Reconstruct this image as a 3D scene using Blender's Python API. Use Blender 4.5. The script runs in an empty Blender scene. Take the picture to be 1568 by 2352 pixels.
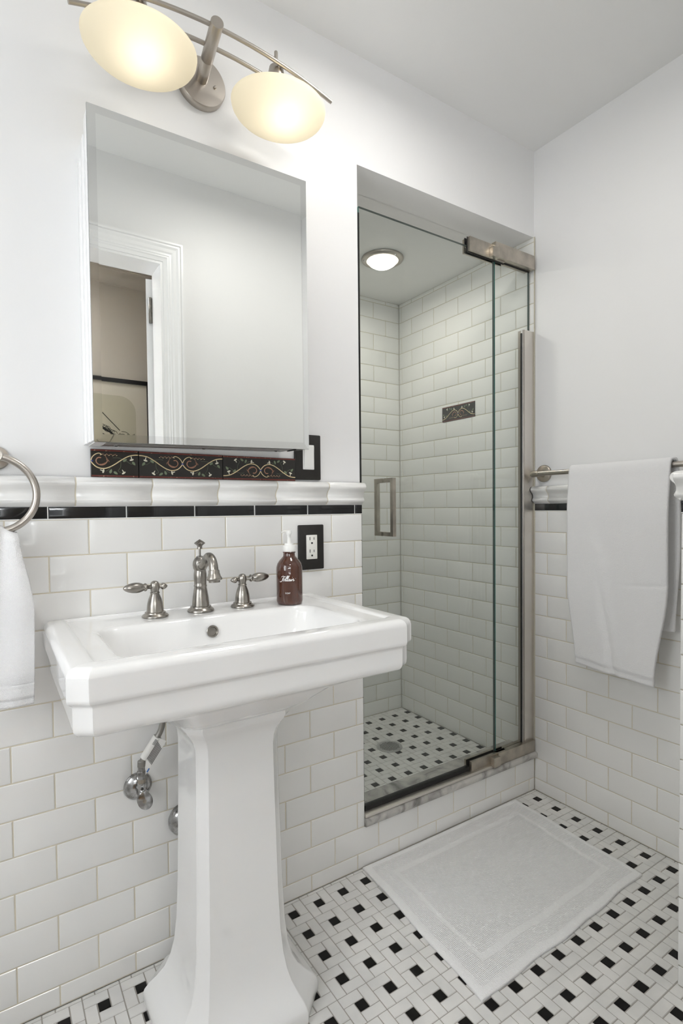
import bpy, bmesh, math, random
from mathutils import Vector, Matrix
random.seed(7)
PI = math.pi
scene = bpy.context.scene
COL = bpy.data.collections.new('bathroom'); scene.collection.children.link(COL)

# ------------------------------------------------------------------ materials
MATS = {}
def mat(name, col, rough=.5, metal=0., spec=.5, coat=0., bump=None, var=None, trans=0., ior=1.45, sheen=0.):
    m = bpy.data.materials.new(name); m.use_nodes = True
    nt = m.node_tree; b = nt.nodes['Principled BSDF']
    b.inputs['Base Color'].default_value = (*col, 1)
    b.inputs['Roughness'].default_value = rough
    b.inputs['Metallic'].default_value = metal
    b.inputs['Specular IOR Level'].default_value = spec
    b.inputs['Coat Weight'].default_value = coat
    b.inputs['Coat Roughness'].default_value = .05
    b.inputs['Transmission Weight'].default_value = trans
    b.inputs['IOR'].default_value = ior
    if sheen: b.inputs['Sheen Weight'].default_value = sheen
    tc = nt.nodes.new('ShaderNodeTexCoord')
    if bump:      # (scale, strength, distance)
        n = nt.nodes.new('ShaderNodeTexNoise'); n.inputs['Scale'].default_value = bump[0]; n.inputs['Detail'].default_value = 4
        bp = nt.nodes.new('ShaderNodeBump'); bp.inputs['Strength'].default_value = bump[1]; bp.inputs['Distance'].default_value = bump[2]
        nt.links.new(tc.outputs['Object'], n.inputs['Vector']); nt.links.new(n.outputs['Fac'], bp.inputs['Height']); nt.links.new(bp.outputs['Normal'], b.inputs['Normal'])
    if var:       # (scale, colour2, lo, hi)
        n = nt.nodes.new('ShaderNodeTexNoise'); n.inputs['Scale'].default_value = var[0]; n.inputs['Detail'].default_value = 5
        r = nt.nodes.new('ShaderNodeValToRGB'); r.color_ramp.elements[0].position = var[2]; r.color_ramp.elements[1].position = var[3]
        r.color_ramp.elements[0].color = (*var[1], 1); r.color_ramp.elements[1].color = (*col, 1)
        nt.links.new(tc.outputs['Object'], n.inputs['Vector']); nt.links.new(n.outputs['Fac'], r.inputs['Fac']); nt.links.new(r.outputs['Color'], b.inputs['Base Color'])
    MATS[name] = m
    return m
PLASTER = mat('white wall paint', (.81, .81, .81), .45, bump=(60, .12, .002))
CEILP = mat('ceiling paint', (.80, .80, .79), .6, bump=(50, .08, .002))
TILE = mat('glazed white tile', (.83, .827, .81), .10, coat=.35, bump=(9, .06, .003), var=(3.0, (.80, .795, .78), .35, .6))
GROUT = mat('cream grout', (.66, .61, .50), .8, bump=(200, .3, .001))
SHTILE = mat('glazed shower tile', (.80, .80, .78), .42, spec=.3, coat=0., bump=(9, .06, .003), var=(3.0, (.76, .765, .745), .35, .6))
SHGROUT = mat('shower grout', (.57, .54, .44), .8)
BLACKT = mat('black glazed tile', (.008, .008, .009), .12, coat=.3, bump=(30, .1, .002))
FTILE = mat('white floor mosaic', (.74, .73, .71), .28, var=(14, (.66, .655, .64), .35, .6))
FBLACK = mat('black floor mosaic', (.005, .0045, .0045), .25, spec=.25)
FGROUT = mat('grey floor grout', (.36, .34, .31), .85, bump=(200, .3, .001))
PORC = mat('white porcelain', (.84, .84, .835), .06, coat=.5)
SATIN = mat('satin nickel', (.74, .70, .65), .36, metal=1.)
NICKEL = mat('brushed nickel', (.46, .425, .385), .30, metal=1., bump=(90, .05, .001))
BNICK = mat('aged brushed nickel', (.52, .475, .41), .34, metal=1., var=(25, (.38, .345, .30), .35, .65))
PEWTER = mat('antique pewter', (.375, .35, .315), .27, metal=1., var=(40, (.22, .21, .195), .35, .62))
CHROME = mat('worn chrome', (.50, .50, .50), .16, metal=1., var=(60, (.24, .23, .22), .38, .6))
STEEL = mat('braided steel', (.33, .32, .30), .4, metal=1.)
ALU = mat('aluminium', (.62, .62, .62), .35, metal=1.)
MIRROR = mat('mirror silver', (.90, .915, .90), .0, metal=1.)
MIRB = mat('mirror bevel', (.80, .81, .80), .02, metal=1.)
MEDGE = mat('mirror dark edge', (.12, .13, .12), .4)
DARKP = mat('black plastic plate', (.018, .016, .014), .38)
WPLAST = mat('white plastic', (.85, .85, .83), .3)
IVORY = mat('ivory plastic', (.86, .85, .80), .32)
SLOT = mat('dark slot', (.01, .01, .01), .6)
CASING = mat('white gloss trim', (.86, .86, .86), .25)
HALLP = mat('beige hall paint', (.58, .535, .47), .55, bump=(30, .1, .003), var=(2, (.54, .50, .44), .3, .7))
HALLF = mat('oak floor', (.30, .19, .10), .4, var=(6, (.22, .13, .07), .3, .7))
DECOK = mat('black decor tile', (.012, .010, .008), .3, coat=.2)
DECOC = mat('cream scroll', (.72, .58, .34), .5)
DECOP = mat('pink brown scroll', (.38, .19, .12), .5)
DECOR = mat('oxblood border', (.14, .030, .022), .4, var=(220, (.45, .30, .2), .3, .40))
DECOG = mat('sage leaf', (.17, .21, .13), .5)
DECOW = mat('white flower', (.75, .72, .60), .5)
DECOB = mat('blue knot', (.03, .05, .25), .5)
INK = mat('black ink', (.02, .02, .02), .6)
MATB = mat('cream picture mat', (.66, .62, .53), .7)
PAPER = mat('drawing paper', (.52, .49, .38), .7)
FRAMEK = mat('black picture frame', (.01, .01, .012), .35)
LABELW = mat('hose tag', (.70, .69, .66), .5)
LABELB = mat('blue print', (.03, .12, .35), .5)
LETTER = mat('white lettering', (.9, .9, .9), .5)
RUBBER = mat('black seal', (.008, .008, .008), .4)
GDARK = mat('dark glass edge', (.07, .095, .09), .1)
GEDGE = mat('green glass edge', (.045, .22, .185), .08, spec=.8, coat=.5)

def towelmat(name, col, scale, dist):
    m = mat(name, col, .95, spec=.1, sheen=.3)
    nt = m.node_tree; b = nt.nodes['Principled BSDF']
    tc = nt.nodes.new('ShaderNodeTexCoord')
    v = nt.nodes.new('ShaderNodeTexVoronoi'); v.inputs['Scale'].default_value = scale
    n = nt.nodes.new('ShaderNodeTexNoise'); n.inputs['Scale'].default_value = scale * .25; n.inputs['Detail'].default_value = 6
    a = nt.nodes.new('ShaderNodeMath'); a.operation = 'ADD'
    bp = nt.nodes.new('ShaderNodeBump'); bp.inputs['Strength'].default_value = .6; bp.inputs['Distance'].default_value = dist
    nt.links.new(tc.outputs['Object'], v.inputs['Vector']); nt.links.new(tc.outputs['Object'], n.inputs['Vector'])
    nt.links.new(v.outputs['Distance'], a.inputs[0]); nt.links.new(n.outputs['Fac'], a.inputs[1])
    nt.links.new(a.outputs[0], bp.inputs['Height']); nt.links.new(bp.outputs['Normal'], b.inputs['Normal'])
    return m
TERRY = towelmat('white terry cloth', (.90, .895, .905), 900, .0026)
MATCL = towelmat('white woven mat', (.87, .865, .865), 500, .002)
WEAVE = mat('woven mat relief', (.87, .865, .865), .95, spec=.1)
def weave(m):
    nt = m.node_tree; b = nt.nodes['Principled BSDF']
    tc = nt.nodes.new('ShaderNodeTexCoord')
    mp = nt.nodes.new('ShaderNodeMapping'); mp.inputs['Rotation'].default_value = (0, 0, PI / 4)
    sx = nt.nodes.new('ShaderNodeSeparateXYZ')
    nt.links.new(tc.outputs['Object'], mp.inputs['Vector']); nt.links.new(mp.outputs[0], sx.inputs[0])
    outs = []
    for ax in ('X', 'Y'):
        mu = nt.nodes.new('ShaderNodeMath'); mu.operation = 'MULTIPLY'; mu.inputs[1].default_value = 2 * PI / .0062
        si = nt.nodes.new('ShaderNodeMath'); si.operation = 'SINE'
        nt.links.new(sx.outputs[ax], mu.inputs[0]); nt.links.new(mu.outputs[0], si.inputs[0]); outs.append(si)
    a = nt.nodes.new('ShaderNodeMath'); a.operation = 'MULTIPLY'
    nt.links.new(outs[0].outputs[0], a.inputs[0]); nt.links.new(outs[1].outputs[0], a.inputs[1])
    bp = nt.nodes.new('ShaderNodeBump'); bp.inputs['Strength'].default_value = .9; bp.inputs['Distance'].default_value = .0011
    nt.links.new(a.outputs[0], bp.inputs['Height']); nt.links.new(bp.outputs['Normal'], b.inputs['Normal'])
weave(WEAVE)

def marble():
    m = mat('grey veined marble', (.5, .5, .49), .2)
    nt = m.node_tree; b = nt.nodes['Principled BSDF']
    tc = nt.nodes.new('ShaderNodeTexCoord')
    n = nt.nodes.new('ShaderNodeTexNoise'); n.inputs['Scale'].default_value = 11; n.inputs['Detail'].default_value = 8; n.inputs['Distortion'].default_value = 1.6
    r = nt.nodes.new('ShaderNodeValToRGB')
    r.color_ramp.elements[0].position = .30; r.color_ramp.elements[0].color = (.17, .165, .155, 1)
    r.color_ramp.elements[1].position = .60; r.color_ramp.elements[1].color = (.52, .50, .47, 1)
    e = r.color_ramp.elements.new(.45); e.color = (.40, .385, .365, 1)
    nt.links.new(tc.outputs['Object'], n.inputs['Vector']); nt.links.new(n.outputs['Fac'], r.inputs['Fac']); nt.links.new(r.outputs['Color'], b.inputs['Base Color'])
    return m
MARBLE = marble()

def glass_mat(name, tint, tintf=.0):
    m = bpy.data.materials.new(name); m.use_nodes = True
    nt = m.node_tree; nt.nodes.clear()
    o = nt.nodes.new('ShaderNodeOutputMaterial'); mx = nt.nodes.new('ShaderNodeMixShader')
    t = nt.nodes.new('ShaderNodeBsdfTransparent'); t.inputs['Color'].default_value = (*tint, 1)
    g = nt.nodes.new('ShaderNodeBsdfGlossy'); g.inputs['Roughness'].default_value = .0; g.inputs['Color'].default_value = (.95, 1, .98, 1)
    lw = nt.nodes.new('ShaderNodeLayerWeight'); lw.inputs['Blend'].default_value = .5
    pw = nt.nodes.new('ShaderNodeMath'); pw.operation = 'POWER'; pw.inputs[1].default_value = 5
    f = nt.nodes.new('ShaderNodeMath'); f.operation = 'MULTIPLY_ADD'; f.inputs[1].default_value = .96; f.inputs[2].default_value = .035
    nt.links.new(lw.outputs['Facing'], pw.inputs[0]); nt.links.new(pw.outputs[0], f.inputs[0])
    nt.links.new(f.outputs[0], mx.inputs[0]); nt.links.new(t.outputs[0], mx.inputs[1]); nt.links.new(g.outputs[0], mx.inputs[2]); nt.links.new(mx.outputs[0], o.inputs[0])
    MATS[name] = m
    return m
GLASS = glass_mat('clear shower glass', (.965, .977, .970))
AMBER = mat('amber bottle glass', (.060, .017, .008), .07, coat=.5, spec=.7)

def shade_mat(name):
    m = bpy.data.materials.new(name); m.use_nodes = True
    nt = m.node_tree; nt.nodes.clear()
    o = nt.nodes.new('ShaderNodeOutputMaterial'); mx = nt.nodes.new('ShaderNodeMixShader'); mx.inputs[0].default_value = .72
    d = nt.nodes.new('ShaderNodeBsdfDiffuse'); d.inputs['Color'].default_value = (.78, .76, .66, 1)
    t = nt.nodes.new('ShaderNodeBsdfTranslucent'); t.inputs['Color'].default_value = (.90, .85, .73, 1)
    nt.links.new(d.outputs[0], mx.inputs[1]); nt.links.new(t.outputs[0], mx.inputs[2]); nt.links.new(mx.outputs[0], o.inputs[0])
    MATS[name] = m
    return m
SHADE = shade_mat('frosted cream glass')
def emis(name, col, s):
    m = bpy.data.materials.new(name); m.use_nodes = True
    nt = m.node_tree; nt.nodes.clear()
    o = nt.nodes.new('ShaderNodeOutputMaterial'); e = nt.nodes.new('ShaderNodeEmission')
    e.inputs['Color'].default_value = (*col, 1); e.inputs['Strength'].default_value = s
    nt.links.new(e.outputs[0], o.inputs[0]); MATS[name] = m
    return m
GLOW = emis('lit frosted dome', (1, .95, .86), 2.2)
BULBG = emis('lit bulb', (1, .93, .80), 3.)
LAMPG = emis('lit ceiling diffuser', (1, .98, .95), 1.)  # glow for the lamps added out of view

# ------------------------------------------------------------------ mesh builder
class MB:
    def __init__(s): s.v = []; s.f = []; s.m = []; s.mats = []
    def mi(s, m):
        if m not in s.mats: s.mats.append(m)
        return s.mats.index(m)
    def face(s, pts, m):
        i = len(s.v); s.v += [tuple(p) for p in pts]; s.f.append(tuple(range(i, i + len(pts)))); s.m.append(s.mi(m))
    def grid(s, rows, m, closed_u=False, cap0=False, cap1=False, flip=False):
        """rows: list of rings/rows of points"""
        n = len(rows[0]); base = len(s.v); k = s.mi(m)
        for r in rows: s.v += [tuple(p) for p in r]
        for i in range(len(rows) - 1):
            for j in range(n if closed_u else n - 1):
                a = base + i * n + j; b = base + i * n + (j + 1) % n
                q = (a, b, b + n, a + n)
                s.f.append(q[::-1] if flip else q); s.m.append(k)
        if cap0: s.f.append(tuple(base + j for j in range(n))[::(1 if flip else -1)]); s.m.append(k)
        if cap1:
            b0 = base + (len(rows) - 1) * n
            s.f.append(tuple(b0 + j for j in range(n))[::(-1 if flip else 1)]); s.m.append(k)
    def box(s, x0, x1, y0, y1, z0, z1, m, bev=0., M=None):
        bm = bmesh.new(); bmesh.ops.create_cube(bm, size=1)
        for v in bm.verts:
            v.co = Vector(((x0 + x1) / 2 + v.co.x * (x1 - x0), (y0 + y1) / 2 + v.co.y * (y1 - y0), (z0 + z1) / 2 + v.co.z * (z1 - z0)))
        if bev: bmesh.ops.bevel(bm, geom=list(bm.edges), offset=bev, segments=2, profile=.6, affect='EDGES')
        bm.verts.ensure_lookup_table(); base = len(s.v); k = s.mi(m)
        for v in bm.verts: s.v.append(tuple(M @ v.co if M else v.co))
        for f in bm.faces: s.f.append(tuple(base + v.index for v in f.verts)); s.m.append(k)
        bm.free()
    def lathe(s, prof, c, m, axis=(0, 0, 1), n=40, sx=1., caps=True):
        """prof: list of (r, h) along the axis from c"""
        ax = Vector(axis).normalized(); t = Vector((1, 0, 0)) if abs(ax.x) < .9 else Vector((0, 1, 0))
        u = ax.cross(t).normalized(); w = ax.cross(u); c = Vector(c)
        rows = []
        for r, h in prof:
            r = max(r, 1e-5)
            rows.append([c + ax * h + (u * math.cos(2 * PI * j / n) + w * math.sin(2 * PI * j / n)) * r for j in range(n)])
        s.grid(rows, m, closed_u=True, cap0=caps, cap1=caps)
    def tube(s, pts, r, m, n=12, caps=True, flat=None):
        pts = [Vector(p) for p in pts]; rows = []; N = len(pts)
        rr = r if isinstance(r, (list, tuple)) else [r] * N
        up = None
        for i, p in enumerate(pts):
            d = (pts[min(i + 1, N - 1)] - pts[max(i - 1, 0)]).normalized()
            if up is None:
                up = Vector((0, 0, 1)) if abs(d.z) < .9 else Vector((0, 1, 0))
            u = d.cross(up).normalized(); w = u.cross(d).normalized(); up = w
            rows.append([p + (u * math.cos(2 * PI * j / n) + w * math.sin(2 * PI * j / n)) * rr[i] for j in range(n)])
        s.grid(rows, m, closed_u=True, cap0=caps, cap1=caps)
    def build(s, name, parent=None, smooth=True, angle=35, mods=None):
        me = bpy.data.meshes.new(name)
        bm = bmesh.new()
        vs = [bm.verts.new(p) for p in s.v]
        for f, k in zip(s.f, s.m):
            try:
                g = bm.faces.new([vs[i] for i in f]); g.material_index = k
            except ValueError: pass
        bmesh.ops.remove_doubles(bm, verts=bm.verts, dist=1e-6)
        bm.normal_update(); bm.to_mesh(me); bm.free()
        for m in s.mats: me.materials.append(m)
        if smooth:
            for p in me.polygons: p.use_smooth = True
            me.set_sharp_from_angle(angle=math.radians(angle))
        o = bpy.data.objects.new(name, me); COL.objects.link(o)
        if parent:
            o.parent = parent
            if parent.type == 'EMPTY': o.matrix_parent_inverse = Matrix.LocRotScale(Vector(parent.location), None, None).inverted()
        return o
def recalc(o):
    bm = bmesh.new(); bm.from_mesh(o.data); bmesh.ops.recalc_face_normals(bm, faces=bm.faces); bm.to_mesh(o.data); bm.free()
    return o
def thing(name, label, cat, loc, group=None):
    o = bpy.data.objects.new(name, None); o.empty_display_size = .03; COL.objects.link(o); o.location = loc
    o['label'] = label; o['category'] = cat
    if group: o['group'] = group
    return o
def tag(o, label, cat, group=None):
    o['label'] = label; o['category'] = cat
    if group: o['group'] = group
    return o
def struct(o, label=None):
    o['kind'] = 'structure'
    if label: o['label'] = label
    return o
def P1(mb, name, parent, **k): return recalc(mb.build(name, parent, **k))

# ------------------------------------------------------------------ measured layout (metres)
P = .0785; L = .15883; E0 = .0248; Z0 = 13.6 * P          # tile course, tile length, end piece, top of tile field
XR = .80                                                   # tiled face of the right wall
XL = -1.80; YF = -1.05; H = 2.403; PL = .008               # left wall, front wall, ceiling, plaster set-back
HS = 2.089                                                 # soffit and shower ceiling
SB = .795; SF = .0737                                      # shower back wall, shower floor
def zrow(k): return Z0 - k * P

def tile(mb, org, U, N, u0, u1, z0, z1, m, gap=.0028, th=.004, ed=.0022):
    """one pillow-edged tile on a vertical plane; org origin, U horizontal unit, N outward unit"""
    g = gap / 2; a0, a1, b0, b1 = u0 + g, u1 - g, z0 + g, z1 - g
    if a1 - a0 < .003 or b1 - b0 < .003: return
    tl = random.uniform(-.0003, .0003); tk = random.uniform(-.0003, .0003)
    def pt(u, z, d): return org + U * u + Vector((0, 0, z)) + N * (d + tl * (u - a0) / (a1 - a0) + tk * (z - b0) / (b1 - b0))
    o0 = [pt(a0, b0, -th), pt(a1, b0, -th), pt(a1, b1, -th), pt(a0, b1, -th)]
    o1 = [pt(a0, b0, -.0013), pt(a1, b0, -.0013), pt(a1, b1, -.0013), pt(a0, b1, -.0013)]
    e = min(ed, (a1 - a0) * .3, (b1 - b0) * .3)
    o2 = [pt(a0 + e * .4, b0 + e * .4, -.0004), pt(a1 - e * .4, b0 + e * .4, -.0004), pt(a1 - e * .4, b1 - e * .4, -.0004), pt(a0 + e * .4, b1 - e * .4, -.0004)]
    o3 = [pt(a0 + e, b0 + e, 0), pt(a1 - e, b0 + e, 0), pt(a1 - e, b1 - e, 0), pt(a0 + e, b1 - e, 0)]
    mb.grid([o0, o1, o2, o3], m, closed_u=True, cap1=True)
def courses(mb, org, U, N, u0, u1, z0, z1, jl, m, skip=None):
    """a course of tiles between u0 and u1; jl sorted joints"""
    xs = [u0] + [j for j in jl if u0 + .004 < j < u1 - .004] + [u1]
    for a, b in zip(xs[:-1], xs[1:]):
        if skip and skip(a, b, z0, z1): continue
        tile(mb, org, U, N, a, b, z0, z1, m)

X_ = Vector((1, 0, 0)); Y_ = Vector((0, 1, 0)); Z_ = Vector((0, 0, 1)); O = Vector((0, 0, 0))
# ---- back wall (behind the sink), with the shower opening from x=0 to XR
mb = MB()
mb.box(XL - .1, 0, PL, PL + .12, 0, H, PLASTER)
mb.box(0, XR + .1, PL, PL + .12, HS, H, PLASTER)
mb.face([(XL, .0015, 0), (0, .0015, 0), (0, .0015, Z0), (XL, .0015, Z0)], GROUT)
mb.face([(0, .0015, 0), (XR, .0015, 0), (XR, .0015, .124), (0, .0015, .124)], GROUT)
mb.face([(0, .0015, 0), (0, .12, 0), (0, .12, Z0), (0, .0015, Z0)], TILE)
mb.face([(XL, .0015, Z0), (0, .0015, Z0), (0, PL, Z0), (XL, PL, Z0)], GROUT)
N = Vector((0, -1, 0))
for k in range(14):
    z1 = zrow(k); z0 = max(zrow(k + 1), .001)
    off = 0 if k % 2 else .5
    js = sorted([-E0 - (i + off) * L for i in range(-7, 14)])
    end = XR if k >= 12 else 0
    if k < 12: js = [j for j in js if j < -.001]
    courses(mb, O, X_, N, XL, end + (.0022 if k < 12 else 0), z0, z1, js, TILE)
struct(P1(mb, 'wall_back', None, angle=20), 'white tiled wainscot and white plaster wall behind the pedestal sink')

# ---- right wall
mb = MB()
mb.face([(XR + .006, YF, 0), (XR + .006, PL + .001, 0), (XR + .006, PL + .001, H), (XR + .006, YF, H)], PLASTER)
mb.box(XR + .0062, XR + .12, YF - .1, SB + .1, 0, H, PLASTER)
mb.face([(XR + .0015, YF, 0), (XR + .0015, 0, 0), (XR + .0015, 0, Z0), (XR + .0015, YF, Z0)], GROUT)
N = Vector((-1, 0, 0))
for k in range(14):
    z1 = zrow(k); z0 = max(zrow(k + 1), .001)
    js = sorted([(-.13325 if k % 2 else -.0538) - i * L for i in range(-2, 8)])
    courses(mb, Vector((XR, 0, 0)), Y_, N, -.74, 0, z0, z1, js, TILE)
# shower part of the right wall
zs = [SF, .1404] + [.1404 + .0785 * i for i in range(1, 16)] + [1.3179 + .0754 * i for i in range(1, 10)] + [1.9965 + .075, HS]
mb.face([(XR + .0015, 0, SF), (XR + .0015, SB, SF), (XR + .0015, SB, HS), (XR + .0015, 0, HS)], SHGROUT)
for i in range(len(zs) - 1):
    k = i - 1
    js = sorted([(.6219 if k % 2 == 0 else .7014) - j * .1536 for j in range(-1, 6)])
    def sk(a, b, z0, z1): return False
    courses(mb, Vector((XR, 0, 0)), Y_, N, .004, SB, zs[i], zs[i + 1], js, SHTILE)
struct(P1(mb, 'wall_right', None, angle=20), 'white wall with tiled lower part behind the bath towel, tiled inside the shower')

# ---- shower back and left walls, ceiling, floor
mb = MB()
mb.box(-.35, XR + .12, SB + .003, SB + .1, 0, HS + .1, PLASTER)
mb.face([(-.3, SB + .0015, 0), (XR, SB + .0015, 0), (XR, SB + .0015, HS), (-.3, SB + .0015, HS)], SHGROUT)
for i in range(len(zs) - 1):
    k = i - 1
    js = sorted([(.6428 if k % 2 == 0 else .7172) - j * .1543 for j in range(-1, 8)])
    courses(mb, Vector((0, SB, 0)), X_, Vector((0, -1, 0)), -.3, XR, zs[i], zs[i + 1], js, SHTILE)
struct(P1(mb, 'wall_shower_back', None, angle=20))
mb = MB()
mb.box(-.4, -.302, PL + .12, SB + .1, 0, HS + .1, PLASTER)
mb.face([(-.3015, .128, 0), (-.3015, SB, 0), (-.3015, SB, HS), (-.3015, .128, HS)], SHGROUT)
for i in range(len(zs) - 1):
    js = sorted([(.62 if i % 2 else .70) - j * .154 for j in range(-1, 6)])
    courses(mb, Vector((-.3, 0, 0)), Y_, X_, .13, SB, zs[i], zs[i + 1], js, SHTILE)
struct(P1(mb, 'wall_shower_left', None, angle=20))
mb = MB()
mb.box(-.35, XR + .1, PL + .119, SB + .1, HS, HS + .1, CEILP)
struct(P1(mb, 'ceiling_shower', None, smooth=False))

def mosaic(mb, x0, x1, y0, y1, z, cx, cy, step=.0785):
    u = step / 3; g = .0011
    mb.face([(x0, y0, z - .0016), (x1, y0, z - .0016), (x1, y1, z - .0016), (x0, y1, z - .0016)], FGROUT)
    i0 = int((x0 - cx) / step) - 2; i1 = int((x1 - cx) / step) + 2
    j0 = int((y0 - cy) / step) - 2; j1 = int((y1 - cy) / step) + 2
    def q(a, b, c, d, m):
        a, b, c, d = max(a + g, x0), min(b - g, x1), max(c + g, y0), min(d - g, y1)
        if b - a < .003 or d - c < .003: return
        e = .0008; t = random.uniform(-.0002, .0002)
        o1 = [(a, c, z - .0016), (b, c, z - .0016), (b, d, z - .0016), (a, d, z - .0016)]
        o2 = [(a + e, c + e, z + t), (b - e, c + e, z + t), (b - e, d - e, z + t), (a + e, d - e, z + t)]
        mb.grid([o1, o2], m, closed_u=True, cap1=True)
    for i in range(i0, i1 + 1):
        for j in range(j0, j1 + 1):
            X = cx + i * step - 1.5 * u; Y = cy + j * step - 1.5 * u
            if X > x1 or X + step < x0 or Y > y1 or Y + step < y0: continue
            q(X, X + 2 * u, Y + 2 * u, Y + 3 * u, FTILE)
            q(X + 2 * u, X + 3 * u, Y + u, Y + 3 * u, FTILE)
            q(X + u, X + 3 * u, Y, Y + u, FTILE)
            q(X, X + u, Y, Y + 2 * u, FTILE)
            q(X + u, X + 2 * u, Y + u, Y + 2 * u, FBLACK)
mb = MB(); mosaic(mb, XL, XR, YF - .12, 0, 0., -.267, -.048)
mb.box(XL - .1, XR + .1, YF - .12, .12, -.08, -.004, PLASTER)
struct(P1(mb, 'floor', None, angle=20), 'black and white pinwheel mosaic tile floor')
mb = MB(); mosaic(mb, -.3, XR, .12, SB, SF, .784, .731)
mb.box(-.4, XR + .1, .122, SB + .1, SF - .09, SF - .004, PLASTER)
struct(P1(mb, 'floor_shower', None, angle=20), 'mosaic shower floor behind the glass')
mb = MB(); mb.box(XL - .1, XR + .12, YF - .12, PL + .12, H, H + .08, CEILP)
struct(P1(mb, 'ceiling', None, smooth=False), 'pale grey painted ceiling')
mb = MB(); mb.box(XL - .1, XL, YF - .12, PL + .1, 0, H, PLASTER)
struct(P1(mb, 'wall_left', None, smooth=False))

# ---- front wall with the doorway the camera looks through
DX0, DX1, DH, WT = -1.110, -.342, 2.054, .12
mb = MB()
mb.box(XL - .1, DX0, YF - WT, YF, 0, H, PLASTER)
mb.box(DX1, XR + .1, YF - WT, YF, 0, H, PLASTER)
mb.box(DX0, DX1, YF - WT, YF, DH, H, PLASTER)
struct(P1(mb, 'wall_front', None, smooth=False))
mb = MB()
mb.box(DX0, DX0 + .018, YF - WT - .003, YF + .003, 0, DH, CASING)
mb.box(DX1 - .004, DX1 + .014, YF - WT - .003, YF + .003, 0, DH + .004, CASING)
mb.box(DX0 + .018, DX1 - .004, YF - WT - .003, YF + .003, DH - .014, DH + .004, CASING)
struct(P1(mb, 'trim_8', None, smooth=False))
# casing: mitred moulding profile (distance from opening, projection)
prof = [(.006, 0), (.006, .006), (.018, .008), (.022, .011), (.027, .011), (.029, .013), (.036, .013), (.042, .016), (.054, .017), (.062, .021), (.068, .021), (.070, .017), (.073, .022), (.080, .022), (.080, 0)]
def casing(x0, x1, zt, y, s, name):
    mb = MB()
    rows = []
    for d, p in prof:
        rows.append([(x0 - d, y + s * p, 0), (x0 - d, y + s * p, zt + d), (x1 + d, y + s * p, zt + d), (x1 + d, y + s * p, 0)])
    mb.grid(rows, CASING)
    return struct(recalc(mb.build(name, None, smooth=False)))
casing(DX0, DX1, DH - .01, YF, 1, 'trim_9')
casing(DX0, DX1, DH - .01, YF - WT, -1, 'trim_10')

# ---- tiled chase that closes the right side of the room
mb = MB()
mb.box(.357, XR + .1, YF, -.722, 0, H, PLASTER)
mb.face([(.3565, YF, 0), (.3565, -.72, 0), (.3565, -.72, Z0), (.3565, YF, Z0)], GROUT)
for k in range(14):
    z1 = zrow(k); z0 = max(zrow(k + 1), .001)
    js = sorted([-.72 - .05 - (.5 * (k % 2) + i) * L for i in range(0, 4)])
    courses(mb, Vector((.353, 0, 0)), Y_, Vector((-1, 0, 0)), YF, -.719, z0, z1, js, TILE)
    js = sorted([.355 + .09 + (.5 * (k % 2) + i) * L for i in range(0, 4)])
    courses(mb, Vector((0, -.719, 0)), X_, Vector((0, 1, 0)), .353, XR, z0, z1, js, TILE)
struct(P1(mb, 'wall_chase', None, angle=20), 'tiled corner of wall at the right edge')

# ---- chair rail and black pencil strip
CR = [(0, 1.096), (.004, 1.098), (.006, 1.101), (.012, 1.1045), (.0135, 1.109), (.011, 1.113), (.0075, 1.119), (.0085, 1.127), (.013, 1.134), (.019, 1.139), (.0225, 1.144), (.0228, 1.149), (.020, 1.155), (.014, 1.159), (.006, 1.1605), (0, 1.161), (-.008, 1.161)]
def rail(name, org, U, N, u0, u1, joints, ext=0.):
    mb = MB(); js = [u0] + [j for j in joints if u0 + .01 < j < u1 - .01] + [u1]
    for a, b in zip(js[:-1], js[1:]):
        g = .0012
        rows = [[org + U * a2 + N * (d - dd) + Z_ * (z if dd == 0 else z) for d, z in CR] for a2, dd in ((a + g, .002), (a + g + .0015, 0), (b - g - .0015, 0), (b - g, .002))]
        mb.grid(rows, TILE)
        for r in (rows[0], rows[-1]): mb.face(r, TILE)
    mb.grid([[org + U * a2 + N * (d - .0018) + Z_ * z for d, z in CR] for a2 in (u0 + .004, u1 - .004)], GROUT)
    return struct(recalc(mb.build(name, None, angle=50)))
def strip(name, org, U, N, u0, u1, joints):
    mb = MB(); js = [u0] + [j for j in joints if u0 + .006 < j < u1 - .006] + [u1]
    for a, b in zip(js[:-1], js[1:]):
        for q in range(1):
            tile(mb, org + N * .001, U, N, a, b, 1.0685, 1.0962, BLACKT, gap=.0022, th=.006)
    mb.box(0, 1, 0, 1, 0, 1, WPLAST, M=Matrix(((U.x * (u1 - u0 - .002), N.x * .0055, 0, org.x + U.x * (u0 + .001) - N.x * .006), (U.y * (u1 - u0 - .002), N.y * .0055, 0, org.y + U.y * (u0 + .001) - N.y * .006), (0, 0, .0295, 1.0675), (0, 0, 0, 1))))
    return struct(recalc(mb.build(name, None, angle=20)))
rail('trim_1', O, X_, Vector((0, -1, 0)), XL, .004, [-.7656 + .1606 * i for i in range(-7, 8)])
strip('trim_2', O, X_, Vector((0, -1, 0)), XL, .003, sorted([-E0 - i * L for i in range(13)]))
rail('trim_3', Vector((XR, 0, 0)), Y_, Vector((-1, 0, 0)), -.719, .004, sorted([-.0642 - .16 * i for i in range(5)]))
strip('trim_4', Vector((XR, 0, 0)), Y_, Vector((-1, 0, 0)), -.719, .001, sorted([-.1485 - L * i for i in range(5)]))
rail('trim_5', Vector((.353, 0, 0)), Y_, Vector((-1, 0, 0)), YF, -.710, [-.86])
strip('trim_6', Vector((.353, 0, 0)), Y_, Vector((-1, 0, 0)), YF, -.718, [-.80, -.96])
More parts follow.
